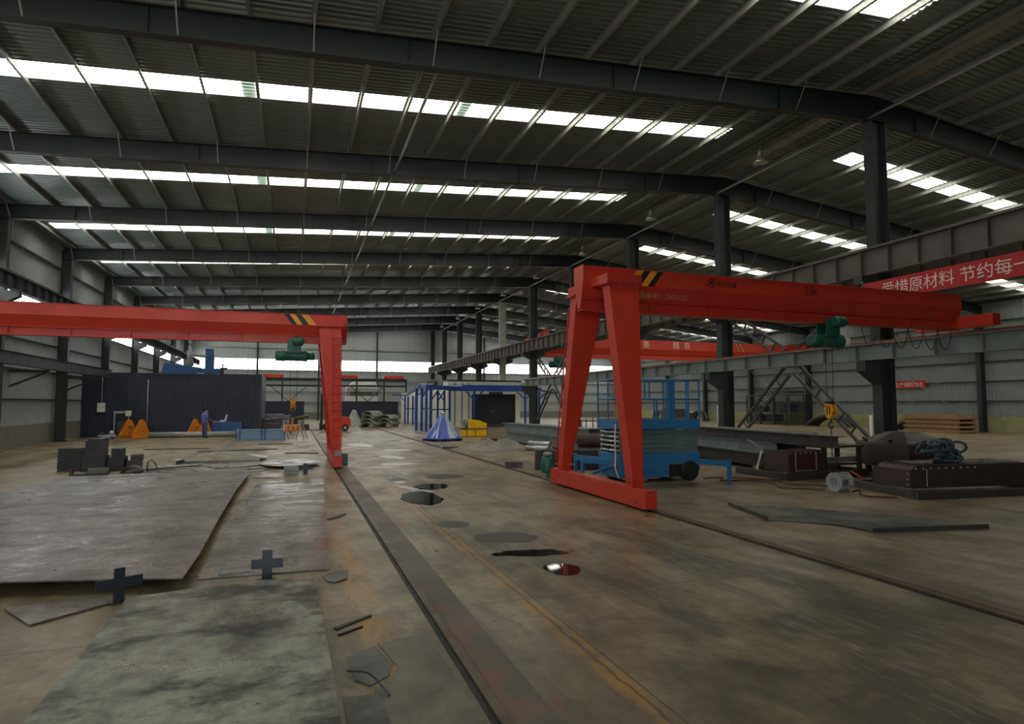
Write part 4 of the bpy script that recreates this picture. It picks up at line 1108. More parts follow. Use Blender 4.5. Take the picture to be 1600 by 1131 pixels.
for k in (1.2,3.0,4.8):
    m = MB(); p = org+us*k+vs_*.85; m.bar(p+Vector((0,0,0)), p+Vector((0,0,.84)), .14, .14); solid('bundle_prop', 'dark prop under the tube bundle, %s along' % {1.2:'first',3.0:'second',4.8:'third'}[k], 'prop', m, M['dsteel'])
for i, (a, b) in enumerate([((12.68,15.35,.95),(13.10,13.75,.02)),((13.3,15.5,.62),(12.55,14.9,.02))]):
    m = MB(); m.bar(a, b, .06, .035); solid('flat_bar', ['longer pale flat bar leaning on the dark beam stack','shorter pale flat bar crossing the longer leaning one'][i], 'bar', m, M['galv'])
# channel base frame and duct sections on it
cf = thing('channel_frame', 'dark channel base frame on the floor under the maroon duct section', 'frame', (12.3, 13.4, 0))
m = MB(); m.bar((-.05,1.9,.09),(-.05,0,.09),.16,.17).bar((-.12,0,.09),(2.9,.15,.09),.16,.17).bar((2.85,.15,.09),(3.0,1.7,.09),.16,.17).bar((1.3,.1,.09),(1.35,1.2,.09),.12,.15); m.build('channel', M['dsteel'], cf, .006)
dx = thing('duct_section', 'maroon primed duct section with chalk lines standing on the channel frame', 'duct', (12.5, 13.55, .18))
m = MB(); m.box(0,1.15,0,.85,0,.54); m.build('casing', M['maroon'], dx, .01)
for x in (-.05,1.15):
    m = MB(); m.box(x,x+.05,-.04,.89,0,.56); m.build('flange', M['brown'], dx)
m = MB()
for x in (.22,.92): m.box(x-.012,x+.012,-.004,0,.02,.5)
m.box(.22,.92,-.004,0,.02,.035); m.build('chalk_mark', M['chalk'], dx)
for k in range(7):
    m = MB(); m.tube((.05+.17*k,-.03,.50),(.05+.17*k,0,.50),.022,8); m.build('bolt', M['grey'], dx)
rr_ = thing('rod_rack', 'open dark frame holding thin steel rods right of the maroon duct', 'rack', (13.85, 13.65, 0))
m = MB()
for x in (.0,1.25):
    for y in (.05,.8): m.box(x-.05,x+.05,y-.05,y+.05,0,.78)
m.box(-.1,1.4,0,.9,.78,.84).box(-.05,1.3,.0,.1,.30,.36).box(-.05,1.3,.75,.85,.30,.36); m.build('frame', M['brown'], rr_)
for k, (z, y) in enumerate([(.385,.15),(.385,.35),(.43,.25),(.385,.55),(.43,.45),(.475,.35)]):
    m = MB(); m.tube((-.25+.03*k,y,z),(1.5+.04*k,y+.05,z),.022,8); solid('steel_rod', ['thin rod, front of lower row on the open dark frame','thin rod, second of lower row on the open dark frame','thin rod resting on the first two','thin rod, last of lower row on the open dark frame','thin rod resting on the last two','topmost thin rod of the pile on the open frame'][k], 'rod', m, M['galv'], 0, 'rods on the open frame'); COL.objects[-1].location = (13.85,13.65,0)
# brown hood
hd = thing('duct_hood', 'brown primed faceted hood standing in front of the nearest column', 'hood', (16.8, 13.7, 0))
m = MB(); n = 8
m.lathe([(1.20,.30),(1.22,.34),(1.22,.84),(1.16,.90),(.45,1.17),(.42,1.19)], n, (0,0,0), False); m.build('shell', M['brown'], hd, .006)
m = MB(); m.lathe([(1.26,.26),(1.30,.27),(1.30,.32),(1.2,.33)], n, (0,0,0), False); m.build('flange', M['brown'], hd)
for k in range(4):
    a = R(45+90*k); m = MB(); m.box(math.cos(a)*.9-.06,math.cos(a)*.9+.06,math.sin(a)*.9-.06,math.sin(a)*.9+.06,0,.28); m.build('support', M['dsteel'], hd)
for k in range(n):
    a = 2*PI*(k+.5)/n; m = MB(); m.tube((math.cos(a)*1.04,math.sin(a)*1.04,.93),(math.cos(a)*1.06,math.sin(a)*1.06,1.0),.05,8); m.build('lifting_hole', M['black'], hd)
pf_ = thing('loose_frame', 'dark loose channel frame lying on the floor beneath the brown hood', 'frame', (14.6, 12.9, 0))
m = MB(); m.bar((0,-.4,.07),(3.0,-.55,.07),.14,.13).bar((.1,.0,.07),(.1,-.45,.07),.14,.13); m.build('channel', M['dsteel'], pf_)
M['coverstrip'] = paint('glossy_dark_strip', (70,52,60), .2, metal=.3)
# near right machine on channel base
cb = thing('channel_frame', 'dark channel base frame under the bolted brown casing at the right', 'frame', (0,0,0))
m = MB(); m.bar((12.95,12.0,.08),(12.42,9.85,.08),.16,.15).bar((12.36,9.86,.08),(16.2,9.45,.08),.16,.15).bar((16.1,9.5,.08),(16.6,11.6,.08),.16,.15).bar((12.9,11.9,.08),(16.6,11.55,.08),.16,.15); m.build('channel', M['dsteel'], cb, .006)
nc = thing('bolted_casing', 'dark brown casing with a rounded top edge and bolted flange at the right', 'casing', (12.75, 10.25, .16), R(-6))
m = MB(); m.prism([(0,0),(3.2,0),(3.2,.5),(.22,.5),(.09,.46),(.02,.36)], 'y', 0, .95); m.build('casing', M['brown'], nc, .01)
m = MB(); m.box(-.04,.0,-.05,1.0,.0,.40); m.build('flange', M['brown'], nc)
m = MB(); m.box(-.04,3.2,-.05,0,.0,.03); m.build('flange', M['brown'], nc)
m = MB(); m.box(.2,3.2,.12,.92,.50,.512); m.build('cover_strip', M['coverstrip'], nc)
for k in range(9):
    m = MB(); m.tube((.14+.2*k,-.02,.42),(.14+.2*k,0,.42),.022,8); m.build('bolt', M['grey'], nc)
for k in range(3):
    m = MB(); m.tube((-.06,.03,.08+.12*k),(-.04,.03,.08+.12*k),.02,8); m.build('bolt', M['grey'], nc)
m = MB(); m.box(.42,.44,-.006,0,.03,.40); m.build('chalk_mark', M['chalk'], nc)
# coil of rope and chain on the casing
rp = MB(); rr = random.Random(21)
for k in range(26):
    cx, cy, cz = rr.gauss(0,.2), rr.gauss(0,.14), rr.uniform(.05,.42); r_ = rr.uniform(.12,.24)*(1.1-cz); ax = Vector((rr.gauss(0,1),rr.gauss(0,1),rr.gauss(0,.8))).normalized()
    q_ = ax.to_track_quat('Z','Y'); pts = []
    for j in range(17):
        a = 2*PI*j/16; v = q_ @ Vector((math.cos(a)*r_, math.sin(a)*r_*.8, 0)); pts.append((cx+v.x, cy+v.y, max(.03,cz+v.z)))
    rp.path(pts, .032, 6)
o = solid('rope_heap', 'blue black heap of thick rope slings on top of the bolted casing', 'ropes', rp, M['ropeb']); o.location = (14.15, 10.55, .675)
# spool / cable reel
wd = thing('cable_reel', 'pale octagonal steel cable reel lying on the floor among hoses', 'reel', (11.86, 11.3, .222), R(4)); wd.scale = (1.2,1.2,1.2)
for s in (-1,1):
    m = MB(); vs = []; fs = []
    n = 8
    for r_, x in ((.19,0),(.08,0),(.19,.02),(.08,.02)):
        for k in range(n):
            a = 2*PI*(k+.5)/n; vs.append((s*.15+x-.01, math.cos(a)*r_, math.sin(a)*r_))
    for k in range(n):
        j = (k+1)%n; fs += [(k,j,n+j,n+k),(2*n+k,3*n+k,3*n+j,2*n+j),(k,2*n+k,2*n+j,j),(n+k,n+j,3*n+j,3*n+k)]
    m._add(vs, fs); m.box(s*.15-.008,s*.15+.008,-.012,.012,-.1,.1); m.build('side_plate', M['grey'], wd)
m = MB(); m.tube((-.15,0,0),(.15,0,0),.075,14); m.build('drum', M['gsteel'], wd)
for k in range(8):
    a = 2*PI*(k+.5)/8; m = MB(); m.tube((-.15,math.cos(a)*.17,math.sin(a)*.17),(.15,math.cos(a)*.17,math.sin(a)*.17),.012,6); m.build('spacer_bar', M['grey'], wd)
def curve_pts(ctrl, n=10):
    P_ = [Vector(c) for c in ctrl]; P_ = [P_[0]]+P_+[P_[-1]]; out = []
    for i in range(1, len(P_)-2):
        for j in range(n):
            t = j/n; a, b, c, d = P_[i-1:i+3]
            out.append(.5*((2*b)+(-a+c)*t+(2*a-5*b+4*c-d)*t*t+(-a+3*b-3*c+d)*t**3))
    out.append(P_[-2]); return out
for i, (ctrl, lab_) in enumerate([
    ([(10.35,14.3,.02),(10.95,14.3,.02),(10.5,13.75,.02),(11.3,13.6,.02),(11.35,12.9,.02),(11.0,12.2,.02),(11.3,11.85,.02),(11.62,11.5,.02)], 'brown hose looping on the floor from the lift to the cable reel'),
    ([(11.1,14.3,.02),(11.6,13.9,.02),(11.9,13.2,.02),(11.6,12.6,.02),(12.1,12.3,.02),(12.25,11.9,.02),(11.95,11.65,.02)], 'brown hose running along the channel frame to the cable reel'),
    ([(12.05,11.15,.02),(12.35,11.2,.02),(11.8,10.7,.02),(11.78,10.35,.02),(12.15,10.1,.02)], 'short brown hose trailing right from the cable reel')]):
    m = MB(); m.path(curve_pts(ctrl), .018, 6); solid('floor_hose', lab_, 'hose', m, M['hose'], 0, 'hoses on the floor')
m = MB(); m.bar((13.72,12.72,.26),(14.0,12.50,.03),.05,.04).bar((13.98,12.5,.025),(14.3,12.36,.025),.06,.04); solid('red_lever', 'red painted steel lever lying by the channel frame', 'tool', m, M['red'])
# curved plate with end flanges on the floor
def polyplate(name, label, cat, poly, z0, z1, mat, group=None, bevel=0):
    m = MB(); m.prism(poly, 'z', z0, z1); return tag(m.build(name, mat, None, bevel), label, cat, group)
cpn = thing('curved_floor_plate', 'dark curved floor plate with upright end flanges right of the rail', 'steel plate', (0,0,0))
m = MB(); m.prism([(8.12,10.42),(7.73,8.90),(8.10,8.62),(8.42,8.30),(8.55,7.95),(8.58,7.58),(10.6,7.22),(10.45,8.0),(9.95,8.75),(9.2,9.6),(8.45,10.25)], 'z', .012, .026); m.build('plate', M['plateG'], cpn)
m = MB(); m.bar((8.12,10.44,.035),(7.72,8.90,.035),.025,.07).bar((8.57,7.56,.035),(10.6,7.20,.035),.025,.07); fl_ = m.build('end_flange', M['dsteel'], cpn)
m = MB()
for k in range(8):
    f = .06+.12*k; m.tube((8.57+2.03*f,7.56-.36*f-.018,.04),(8.57+2.03*f,7.56-.36*f-.012,.04),.012,8)
m.build('bolt_hole', M['black'], fl_)

# along the right wall
for i, (x, y, w_, h_, n_) in enumerate([(45.1,43.2,4.6,1.0,3),(45.1,34.6,4.2,1.0,3),(45.1,71.0,2.4,1.19,2),(45.1,67.0,2.4,1.19,2),(45.1,62.6,2.6,1.19,2)]):
    for k in range(n_):
        r_ = (w_*w_/4+h_*h_)/(2*h_); sp = 2*math.asin(min(1,w_/2/r_))
        a_ = arch(r_, .22, sp, .30, 20); a_.xf(Matrix.Translation((x-.42*k,y+.12*k,-r_+h_+.02)) @ Matrix.Rotation(R(90),4,'Z'))
        wh = ['by the wall behind the yellow hook','by the wall right of the nearest column','first seen through the lift rails','second seen through the lift rails','third seen through the lift rails'][i]
        solid('steel_hoop', 'dark curved steel hoop %s, %s' % (wh, ['rear','middle','front'][k]), 'steel hoop', a_, M['dsteel'], 0, 'steel hoops along the right wall')
rk2 = thing('storage_rack', 'tall dark storage rack with mesh sides against the right wall', 'rack', (44.9, 50.4, 0))
m = MB()
for x in (-.9,.9):
    for y in (-2.9,-.8,1.0,2.9): m.box(x-.06,x+.06,y-.06,y+.06,0,2.9)
for z in (.2,1.2,2.1): m.box(-.9,.9,-2.9,2.9,z,z+.06)
m.box(-1.0,1.0,-2.9,1.2,3.0,3.25).box(-.9,.9,-2.9,2.9,2.8,2.9); m.build('frame', M['dsteel'], rk2)
m = MB()
for k in range(14): m.box(-.93,-.91,-2.8+.3*k-.015,-2.8+.3*k+.015,.2,2.8)
for k in range(9): m.box(-.93,-.91,-2.9,1.0,.3+.28*k,.33+.28*k)
m.build('mesh_side', M['dsteel'], rk2)
for k, (y, z, h_) in enumerate([(-2.0,1.27,.6),(0,.27,.7),(2.0,.27,.7),(1.9,1.27,.55)]):
    m = MB(); m.box(44.3,45.4,50.4+y-.6,50.4+y+.6,z,z+h_); solid('storage_box', ['dark box on the middle shelf at the near end of the storage rack','dark box on the bottom shelf at the middle of the storage rack','dark box on the bottom shelf at the far end of the storage rack','dark box on the middle shelf at the far end of the storage rack'][k], 'box', m, M['navy'], .02)
for i, (x, y, z, lab_) in enumerate([(35.0,46.0,1.9,'white plastic pipe standing upright near the far right columns'),(17.80,15.62,1.63,'white plastic pipe standing upright against the nearest column')]):
    m = MB(); m.tube((x,y,0),(x,y,z),.055 if i else .16,14); solid('white_pipe', lab_, 'pipe', m, M['white'])
tk = thing('timber_pallet_stack', 'dark flat timber stack by the right wall beyond the red banner', 'timber', (43.0, 32.2, 0))
for k in range(4):
    m = MB(); m.box(-1,1,-2,2,.05+.3*k,.2+.3*k).box(-.9,-.6,-1.9,1.9,.2+.3*k,.35+.3*k).box(.6,.9,-1.9,1.9,.2+.3*k,.35+.3*k); m.build('layer', M['wood'], tk)
m = MB(); m.box(-1,-.8,-2,2,0,.05).box(.8,1,-2,2,0,.05); m.build('runner', M['wood'], tk)
for i, (x, y) in enumerate([(38.5,58),(36.5,54.5)]):
    m = MB(); m.box(x-1.2,x+1.2,y-.8,y+.8,0,1.1); m.box(x-.9,x+.9,y-.6,y+.6,1.1,1.5); solid('steel_bin', ['dark steel bin by the right wall behind the second column','dark steel bin nearer the aisle behind the second column'][i], 'bin', m, M['dsteel'], .03)

# ------------------------------------------------------------------ foreground plates, left
def plate_thing(name, label, poly, z, th, mat):
    t = thing(name, label, 'steel plate', (0,0,0)); m = MB(); m.prism(poly, 'z', z-th, z); m.build('plate', mat, t); return t
pa = plate_thing('steel_plate', 'large dull steel plate raised on bearers at the left', [(-5.6,19.0),(-3.5,19.3),(-1.95,19.28),(-1.24,19.9),(-1.08,18.3),(-1.13,15.0),(-1.10,11.06),(-1.06,8.79),(-1.08,7.62),(-1.96,7.86),(-3.8,8.3),(-6.1,8.9)], .15, .016, M['plateA'])
for i, y in enumerate((9.0,12.2,15.4,18.4)):
    m = MB(); m.bar((-5.2,y+.6,.067),(-1.25,y-.0,.067),.10,.13); solid('bearer', 'square steel bearer under the raised plate, %s from the camera' % ['first','second','third','fourth'][i], 'bearer', m, M['dsteel'])
plate_thing('steel_plate', 'pale patterned steel plate lying flat right of the raised plate', [(-.80,17.48),(.78,17.52),(.59,12.16),(.45,8.03),(-.58,8.06),(-1.0,8.08),(-1.0,12)], .020, .016, M['plateB'])
plate_thing('steel_plate', 'stained steel plate nearest the camera with dark smears', [(-1.52,7.28),(-.96,7.39),(-.25,7.50),(.25,7.38),(.29,5.98),(.31,4.4),(.32,2.9),(-1.50,2.9),(-1.50,5.9)], .085, .022, M['plateC'])
for i, y in enumerate((3.6,5.3,6.8)):
    m = MB(); m.box(-1.4,.2,y-.04,y+.04,0,.062); solid('bearer', 'flat bearer under the stained plate, %s from the camera' % ['first','second','third'][i], 'bearer', m, M['dsteel'])
polyplate('scrap_plate', 'thin dark plate strip on the floor left of the stained plate', 'scrap steel', [(-1.62,7.45),(-1.95,7.7),(-2.6,7.5),(-2.2,6.9)], .004, .02, M['plateA'])
M['darkblade'] = paint('blue_black_steel', (48,54,60), .45, metal=.2)
def cross(loc, rz, label, w, h, arm, tail):
    t = thing('steel_cross', label, 'steel cross', loc, rz)
    m = MB(); m.box(-w/2,w/2,-.008,.008,0,h); m.build('upright', M['darkblade'], t, .002)
    m = MB(); m.box(-arm/2,arm/2,-.020,-.008,h*.40,h*.40+.105); m.build('cross_arm', M['darkblade'], t, .002)
    if tail:
        m = MB(); m.bar((0,.008,h*.42),(-.12,.22,h*.30),.02,.03); m.build('stay', M['darkblade'], t)
    m = MB(); m.box(-w*.9,w*.9,-.05,.05,0,.008); m.build('foot', M['darkblade'], t)
    return t
cross((-.245,7.82,0), R(-2), 'dark steel cross standing on the gap between the near plates', .11, .335, .34, True)
c2 = cross((-1.62,7.40,.02), R(28), 'dark steel cross standing at the left corner of the stained plate', .10, .33, .42, True)
sp_ = thing('square_offcut', 'square plate offcut with pale edges beside the right steel cross', 'scrap steel', (-.62, 8.32, .021), R(6))
m = MB(); m.box(-.17,.17,-.14,.14,0,.012); m.build('plate', M['plateB'], sp_)
m = MB(); m.box(-.18,-.165,-.15,.15,0,.02).box(-.18,.18,-.155,-.14,0,.02); m.build('raised_edge', M['grey'], sp_)
# scraps right of the plates
for i, (poly, mat, lab_) in enumerate([
    ([(.36,7.75),(.50,7.95),(.66,7.90),(.62,7.55),(.48,7.42),(.40,7.5)], 'plateG', 'angular grey offcut by the corner of the stained plate'),
    ([(.60,11.4),(.78,11.55),(.95,11.9),(.90,12.0),(.70,11.65),(.58,11.55)], 'darkblade', 'thin dark offcut right of the patterned plate'),
    ([(.38,5.95),(.72,6.2),(.74,6.17),(.40,5.90)], 'darkblade', 'thin dark rod offcut beside the stained plate'),
    ([(.40,5.78),(.62,5.92),(.63,5.90),(.41,5.75)], 'darkblade', 'shorter thin dark rod offcut beside the stained plate'),
    ([(.36,4.55),(.62,4.5),(.62,4.1),(.36,4.1)], 'plateG', 'small square offcut at the edge of the stained plate')]):
    polyplate('scrap_piece', lab_, 'scrap steel', poly, .001, .014, M[mat], 'scraps by the near plates')
m = MB(); m.path(curve_pts([(.42,4.95,.02),(.56,4.75,.06),(.66,4.45,.02)]), .008, 6); solid('bent_wire', 'bent dark wire standing on the square offcut', 'wire', m, M['darkblade'])
def tread_mat():
    t = NT('checker_plate'); w = t.n.new('ShaderNodeTexVoronoi'); t.lk(t.mapping((1,1,1)), w.inputs['Vector']); w.inputs['Scale'].default_value = 36
    n = t.noise(t.mapping(), 3, 5)
    col = t.ramp(n, [(.3, rgb(98,94,82)), (.7, rgb(134,128,112))]); t.bump(w.outputs['Distance'], .5, .006)
    return t.done(col, .5, .3)
M['checker'] = tread_mat()
polyplate('checker_plate', 'small dimpled checker plate on the floor beside the left rail', 'steel plate', [(.70,5.45),(1.13,5.55),(1.15,4.9),(1.18,3.9),(.55,3.9),(.58,4.62),(.72,4.75),(.79,4.95)], .001, .010, M['checker'])
polyplate('floor_cover', 'flat grey cover plate left of the dimpled checker plate', 'steel plate', [(.44,5.25),(.68,5.42),(.76,5.0),(.70,4.80),(.56,4.68),(.46,4.8)], .001, .007, M['plateG'])

# ------------------------------------------------------------------ further plates and scrap, left
bl = MB(); n = 14
def bow(u, v): return (-3.75+2.9*u, 23.55+1.1*v, .09+.22*math.sin(PI*u)+.02*v)
bl.grid(16, 3, bow); o = bl.build('bowed_plate', M['plateD'], fix=False); sd = o.modifiers.new('s','SOLIDIFY'); sd.thickness = .025
tag(o, 'bowed dark plate propped above the pile of thin plates', 'steel plate')
for i, x in enumerate((-3.6,-1.0)):
    m = MB(); m.box(x-.07,x+.07,23.7,24.4,0,.085 if i == 0 else .09); solid('packing_block', ['packing block under the left end of the bowed plate','packing block under the right end of the bowed plate'][i], 'block', m, M['dsteel'])
pl = [([(-4.2,23.2),(-1.6,23.0),(-.2,21.6),(-.9,20.1),(-3.2,20.0),(-4.6,21.4)], .02, 'lowest large thin plate in the pile beyond the raised plate'),
      ([(-3.4,23.1),(-.6,22.9),(.2,22.0),(-1.1,20.6),(-2.6,20.4)], .045, 'second thin plate up in the pile beyond the raised plate'),
      ([(-2.9,22.7),(-1.0,22.9),(.5,23.3),(.1,22.5),(-1.4,21.2),(-2.2,21.0)], .07, 'topmost long thin plate in the pile beyond the raised plate')]
for poly, z, lab_ in pl: polyplate('thin_plate', lab_, 'steel plate', poly, z-.014, z, M['plateD'], 'thin plates beyond the raised plate')
ov = [(.02+.95*math.cos(2*PI*k/28)-.1, 22.0+1.35*math.sin(2*PI*k/28)) for k in range(28)]
polyplate('oval_plate', 'rounded pale plate at the right of the thin plate pile', 'steel plate', ov, .086, .10, M['plateD'])
m = MB(); m.box(-.5,.5,21.6,22.4,.071,.085); solid('packing_strip', 'packing strip under the rounded pale plate', 'block', m, M['dsteel'])
m = MB(); m.box(-.22,.18,18.95,19.35,.02,.10).box(-.22,.18,18.95,19.35,.12,.22).box(-.2,.16,18.97,19.33,.0,.24); solid('steel_packs', 'dark green steel block pack at the far end of the patterned plate', 'steel block', m, M['gsteel'], .006)
cross((.36,19.1,0), 0, 'small dark steel cross beside the dark green block pack', .12, .30, .42, False)
polyplate('thin_plate', 'small flat plate under the far small steel cross', 'steel plate', [(-1.0,18.5),(-.35,18.3),(-.3,19.2),(-.8,19.4)], .002, .018, M['plateD'], None)
for i, poly in enumerate([[(-3.8,29.4),(-.8,30.0),(-.6,29.7),(-3.2,29.0)], [(-6.0,31.5),(-3.6,31.2),(-3.5,31.0),(-6.1,31.2)], [(-1.6,33.6),(.0,33.5),(.0,33.3),(-1.5,33.3)], [(-.2,27.4),(1.0,26.9),(1.0,26.6),(-.3,27.1)]]):
    polyplate('floor_strip', ['thin steel strip on the pale floor before the blue grey box','thin steel strip lying farthest left on the pale floor','thin steel strip immediately before the blue grey box','thin steel strip nearest the left gantry carriage'][i], 'steel strip', poly, .001, .03, M['dsteel'], 'thin strips on the pale floor')
# stacked dark blocks at the left edge
bk = [(-5.55,22.0,.0,.62,.44),(-5.55,22.05,.44,.50,.46),(-5.52,22.1,.90,.42,.06),(-4.95,21.95,.0,.42,.42),(-4.97,22.0,.42,.30,.24),(-4.55,22.1,.0,.36,.28),(-4.5,22.15,.28,.28,.17),(-6.25,22.3,.0,.62,.46),(-6.25,22.3,.46,.60,.22)]
bn_ = ['lower block of the tall column','upper block of the tall column','thin cap on the tall column','lower block just right of the tall column','upper block just right of the tall column','lower block at the right end','upper block at the right end','lower block left of the tall column','upper block left of the tall column']
for (x,y,z,w_,h_), lab_ in zip(bk, bn_):
    m = MB(); k = max(2, int(h_/.1))
    m.box(x-w_/2+.02,x+w_/2-.02,y-.26,y+.26,z+.001,z+h_-.001)
    for j in range(k+1): m.box(x-w_/2,x+w_/2,y-.28,y+.28,z+(h_-.018)*j/k+.0005,z+(h_-.018)*j/k+.0175)
    solid('steel_block', 'dark stacked steel block, %s' % lab_, 'steel block', m, M['brown' if lab_.endswith('right end') else 'block'], 0, 'dark steel blocks stacked at the left')
rs = random.Random(5)
sc_l = ['reddish curved offcut at the front of the scrap','green grey strip across the scrap','dark hooked offcut standing in the scrap','long thin strip on top of the scrap','pale flat offcut right of the scrap','dark ring piece left of the scrap','dark bracket farthest left','thin rod sticking out right of the scrap']
for i, (x, y) in enumerate([(-4.35,20.9),(-3.95,21.4),(-4.0,21.0),(-3.6,21.6),(-3.4,20.8),(-5.1,20.5),(-5.6,20.6),(-3.2,21.7)]):
    m = MB(); z = .012 + .03*(i % 3)
    if i in (0,5): a_ = arch(.28,.03,R(140),.5,10); a_.xf(Matrix.Translation((x,y,-.06)) @ Matrix.Rotation(R(20*i),4,'Z')); m = a_
    elif i == 2: m.path([(x,y,.012),(x,y,.28),(x+.1,y,.36),(x+.2,y-.1,.3),(x+.35,y-.2,.02)], .022, 6)
    elif i == 6: m.box(x-.2,x+.2,y-.1,y+.1,0,.06).box(x-.2,x-.14,y-.1,y+.1,.06,.2)
    else: m.bar((x-.5,y-.2,z+.02),(x+.55,y+.15,z+.05+.02*(i==3)), .14, .03)
    solid('scrap_offcut', sc_l[i], 'scrap steel', m, M[['brown','gsteel','dsteel','gsteel','plateD','dsteel','dsteel','dsteel'][i]], 0, 'scrap by the dark blocks')

# ------------------------------------------------------------------ puddles
def puddle(cx, cy, rx, ry, label, mat, seed, rough=.28, rz=0):
    rr = random.Random(seed); n = 72; ph = [(k, rr.uniform(0,6.28), rr.uniform(.3,1)/k**.45) for k in (2,3,5,9,14,19)]
    pts = []
    for i in range(n):
        a = 2*PI*i/n; r_ = 1 + rough*sum(math.sin(k*a+p)*w_ for k,p,w_ in ph)/2.6
        x, y = rx*r_*math.cos(a), ry*r_*math.sin(a); pts.append((cx+x*math.cos(rz)-y*math.sin(rz), cy+x*math.sin(rz)+y*math.cos(rz)))
    m = MB(); m._add([(x,y,.0022) for x,y in pts], [tuple(range(n))]); o = m.build('puddle', M[mat], fix=False)
    return tag(o, label, 'puddle', 'puddles in the aisle')
puddle(2.62,13.45,.40,1.05,'dark rounded puddle against the yellow line','water',1)
puddle(3.20,15.2,.45,.55,'narrow dark puddle just beyond the rounded puddle','water',2,.4)
puddle(3.95,17.2,.50,.7,'dark smear puddle farthest right beyond the rounded puddle','damp',3,.5)
puddle(2.62,17.0,.24,.45,'small bright oval puddle reflecting the far window','water',4,.05)
puddle(2.55,10.35,.27,.33,'smooth dark oval puddle touching the yellow line','damp',5,.06)
puddle(3.05,9.1,.52,.36,'wide damp patch with a rough edge','damp',6,.32,R(-25))
puddle(3.05,8.05,.48,.20,'bent dark puddle before the reddish puddle','water',7,.6,R(-10))
puddle(3.12,7.15,.20,.30,'reddish puddle nearest the camera mirroring the gantry','water',8,.25)
for i, (x, y, rx, ry, rz) in enumerate([(3.3,21.2,.55,.42,0),(3.55,24.0,.34,.9,R(8)),(2.75,20.3,.55,.16,0),(3.1,31.5,.5,1.5,R(5)),(2.75,14.9,.16,.75,R(20)),(4.3,27.5,.6,.5,0),(2.62,16.3,.14,.28,0)]):
    o = puddle(x, y, rx, ry, ['ragged pale residue patch right of the left gantry carriage','narrow pale residue streak in the aisle beyond the ragged patch','small pale residue patch by the left gantry wheel','long pale residue streak far along the aisle','pale residue along the edge of the rounded puddle','pale residue speck field in the aisle before the blue cone','small pale residue beside the bright oval puddle'][i], 'residue', 60+i, .5, rz)
    o.name = 'floor_residue'; o['category'] = 'stain'; o['group'] = 'pale residue in the aisle'
# ------------------------------------------------------------------ worker
wk = thing('person', 'standing worker in blue jacket and navy trousers looking down beside an orange stand', 'person', (-4.93, 41.1, 0), R(-52))
def skin_obj(name, chains, mat, parent, sub=2):
    # chains: list of lists of (co, rx, ry); first vertex of first chain is root; chains starting with int reuse a vertex
    vs = []; ed = []; rad = []
    for chn in chains:
        prev = None
        for it in chn:
            if isinstance(it, int): prev = it; continue
            vs.append(it[0]); rad.append(it[1:]); 
            if prev is not None: ed.append((prev, len(vs)-1))
            prev = len(vs)-1
    me = bpy.data.meshes.new(name); me.from_pydata(vs, ed, []); me.materials.append(mat)
    o = bpy.data.objects.new(name, me); COL.objects.link(o); o.parent = parent
    sk = o.modifiers.new('skin','SKIN'); sk.use_smooth_shade = True
    for i, r_ in enumerate(rad):
        me.skin_vertices[0].data[i].radius = r_ if len(r_) == 2 else (r_[0], r_[0])
    me.skin_vertices[0].data[0].use_root = True
    ss = o.modifiers.new('sub','SUBSURF'); ss.levels = sub; ss.render_levels = sub
    return o
# local frame: +y is where the worker faces
body = [
 [((0,0,.93),.13,.10), ((0,-.01,1.08),.12,.09), ((0,-.01,1.25),.15,.10), ((0,0,1.38),.15,.09), ((0,.03,1.47),.055,.055), ((0,.06,1.53),.075,.085), ((0,.085,1.61),.085,.10), ((0,.075,1.68),.06,.07)],
 [0, ((.10,0,.86),.085,.085), ((.12,.03,.50),.06,.06), ((.13,-.02,.10),.045,.045), ((.13,.08,.04),.045,.035), ((.13,.16,.03),.03,.025)],
 [0, ((-.10,0,.86),.085,.085), ((-.11,.04,.50),.06,.06), ((-.12,.0,.10),.045,.045), ((-.12,.10,.04),.045,.035), ((-.12,.18,.03),.03,.025)],
 [3, ((.20,-.01,1.36),.06,.06), ((.25,.0,1.12),.043,.043), ((.17,.22,1.06),.032,.032), ((.13,.28,1.06),.03,.018), ((.11,.34,1.05),.022,.012)],
 [3, ((-.20,-.01,1.36),.06,.06), ((-.25,.0,1.12),.043,.043), ((-.16,.22,1.05),.032,.032), ((-.11,.28,1.05),.03,.018), ((-.09,.34,1.04),.022,.012)]]
bo = skin_obj('body', body, M['skin'], wk)
jac = [[((0,0,.76),.20,.155), ((0,-.01,1.05),.185,.145), ((0,-.01,1.25),.20,.15), ((0,0,1.40),.19,.135), ((0,.025,1.53),.078,.078)],
 [3, ((.20,-.01,1.365),.09,.09), ((.255,0,1.12),.07,.07), ((.175,.215,1.06),.05,.05)],
 [3, ((-.20,-.01,1.365),.09,.09), ((-.255,0,1.12),.07,.07), ((-.165,.215,1.05),.05,.05)]]
skin_obj('jacket', jac, M['coat'], wk)
tro = [[((0,0,1.0),.16,.125), ((0,0,.88),.165,.13)], [1, ((.10,0,.78),.115,.115), ((.12,.03,.48),.092,.092), ((.13,-.02,.03),.08,.08)], [1, ((-.10,0,.78),.115,.115), ((-.11,.04,.48),.092,.092), ((-.12,0,.03),.08,.08)]]
skin_obj('trousers', tro, M['trous'], wk)
for s, y0 in ((1,-.02),(-1,.0)):
    skin_obj('shoe', [[((.125*s,y0-.03,.05),.052,.05), ((.125*s,y0+.09,.05),.055,.045), ((.125*s,y0+.2,.04),.042,.03)]], M['rubber'], wk)
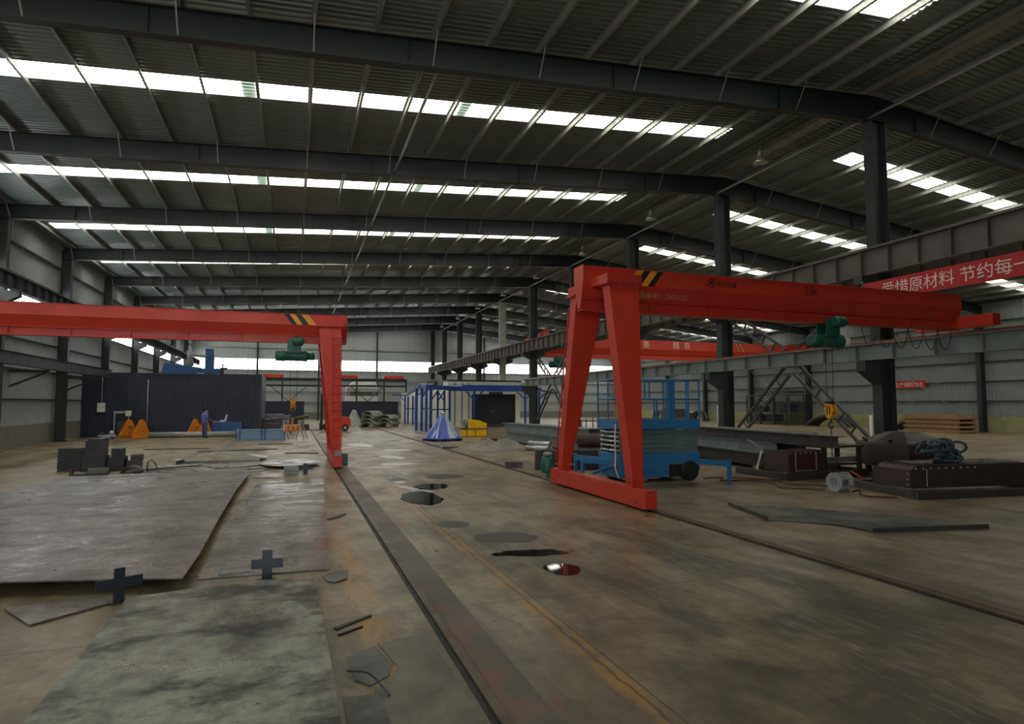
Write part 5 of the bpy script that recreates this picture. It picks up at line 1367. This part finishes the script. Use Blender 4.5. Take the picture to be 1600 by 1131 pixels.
hr = MB(); hr.lathe([(.02,.12),(.07,.105),(.098,.06),(.105,.0),(.095,-.05)], 16, (0,0,0)); ho = hr.build('hair', M['hair'], wk, fix=True); ho.location = (0,.06,1.665); ho.rotation_euler = (R(28),0,0)
fa = MB(); fa.tube((0,.165,1.62),(0,.205,1.60),.014,8,.018)
no = fa.build('nose', M['skin'], wk)
for s in (-1,1):
    e = MB(); e.lathe([(.0005,-.011),(.008,-.008),(.011,0),(.008,.008),(.0005,.011)], 10, (.033*s,.168,1.645)); e.build('eye', M['black'], wk)
    e = MB(); e.lathe([(.001,-.03),(.016,-.02),(.02,0),(.016,.02),(.001,.03)], 10, (.088*s,.07,1.62)); e.build('ear', M['skin'], wk)
    for f in range(5):
        fm = MB(); bx, by, bz = .115*s, .33, 1.05
        if f < 4: fm.path([(bx+(.022-.014*f)*s,by,bz),(bx+(.02-.014*f)*s,by+.035-.004*abs(f-1.5),bz-.006),(bx+(.016-.012*f)*s,by+.058-.006*abs(f-1.5),bz-.025)], .0085, 6)
        else: fm.path([(bx-.02*s,by-.05,bz+.01),(bx-.045*s,by-.03,bz+.012),(bx-.05*s,by-.005,bz+.004)], .009, 6)
        fm.build('finger' if f < 4 else 'thumb', M['skin'], wk)
mo = MB(); mo.box(-.024,.024,.160,.172,1.565,1.572); mo.build('mouth', M['maroon'], wk)
# ------------------------------------------------------------------ camera, light, view
cam = bpy.data.cameras.new('camera'); co = bpy.data.objects.new('camera', cam); COL.objects.link(co)
cam.sensor_width = 36; cam.lens = 983*36/1600.0; cam.clip_end = 400
co.location = (0,0,2.0); co.rotation_euler = (R(90+3.8), 0, R(-19.1)); SC.camera = co
w = bpy.data.worlds.new('overcast_sky'); SC.world = w; w.use_nodes = True
bg = w.node_tree.nodes['Background']; bg.inputs[0].default_value = (.95,.97,1.0,1); bg.inputs[1].default_value = .85
SC.view_settings.view_transform = 'Standard'; SC.view_settings.look = 'None'; SC.view_settings.gamma = 1; SC.view_settings.use_curve_mapping = False
SC.view_settings.exposure = 2.55
SC.cycles.max_bounces = 8; SC.cycles.diffuse_bounces = 5; SC.cycles.glossy_bounces = 3
SC.cycles.use_denoising = True
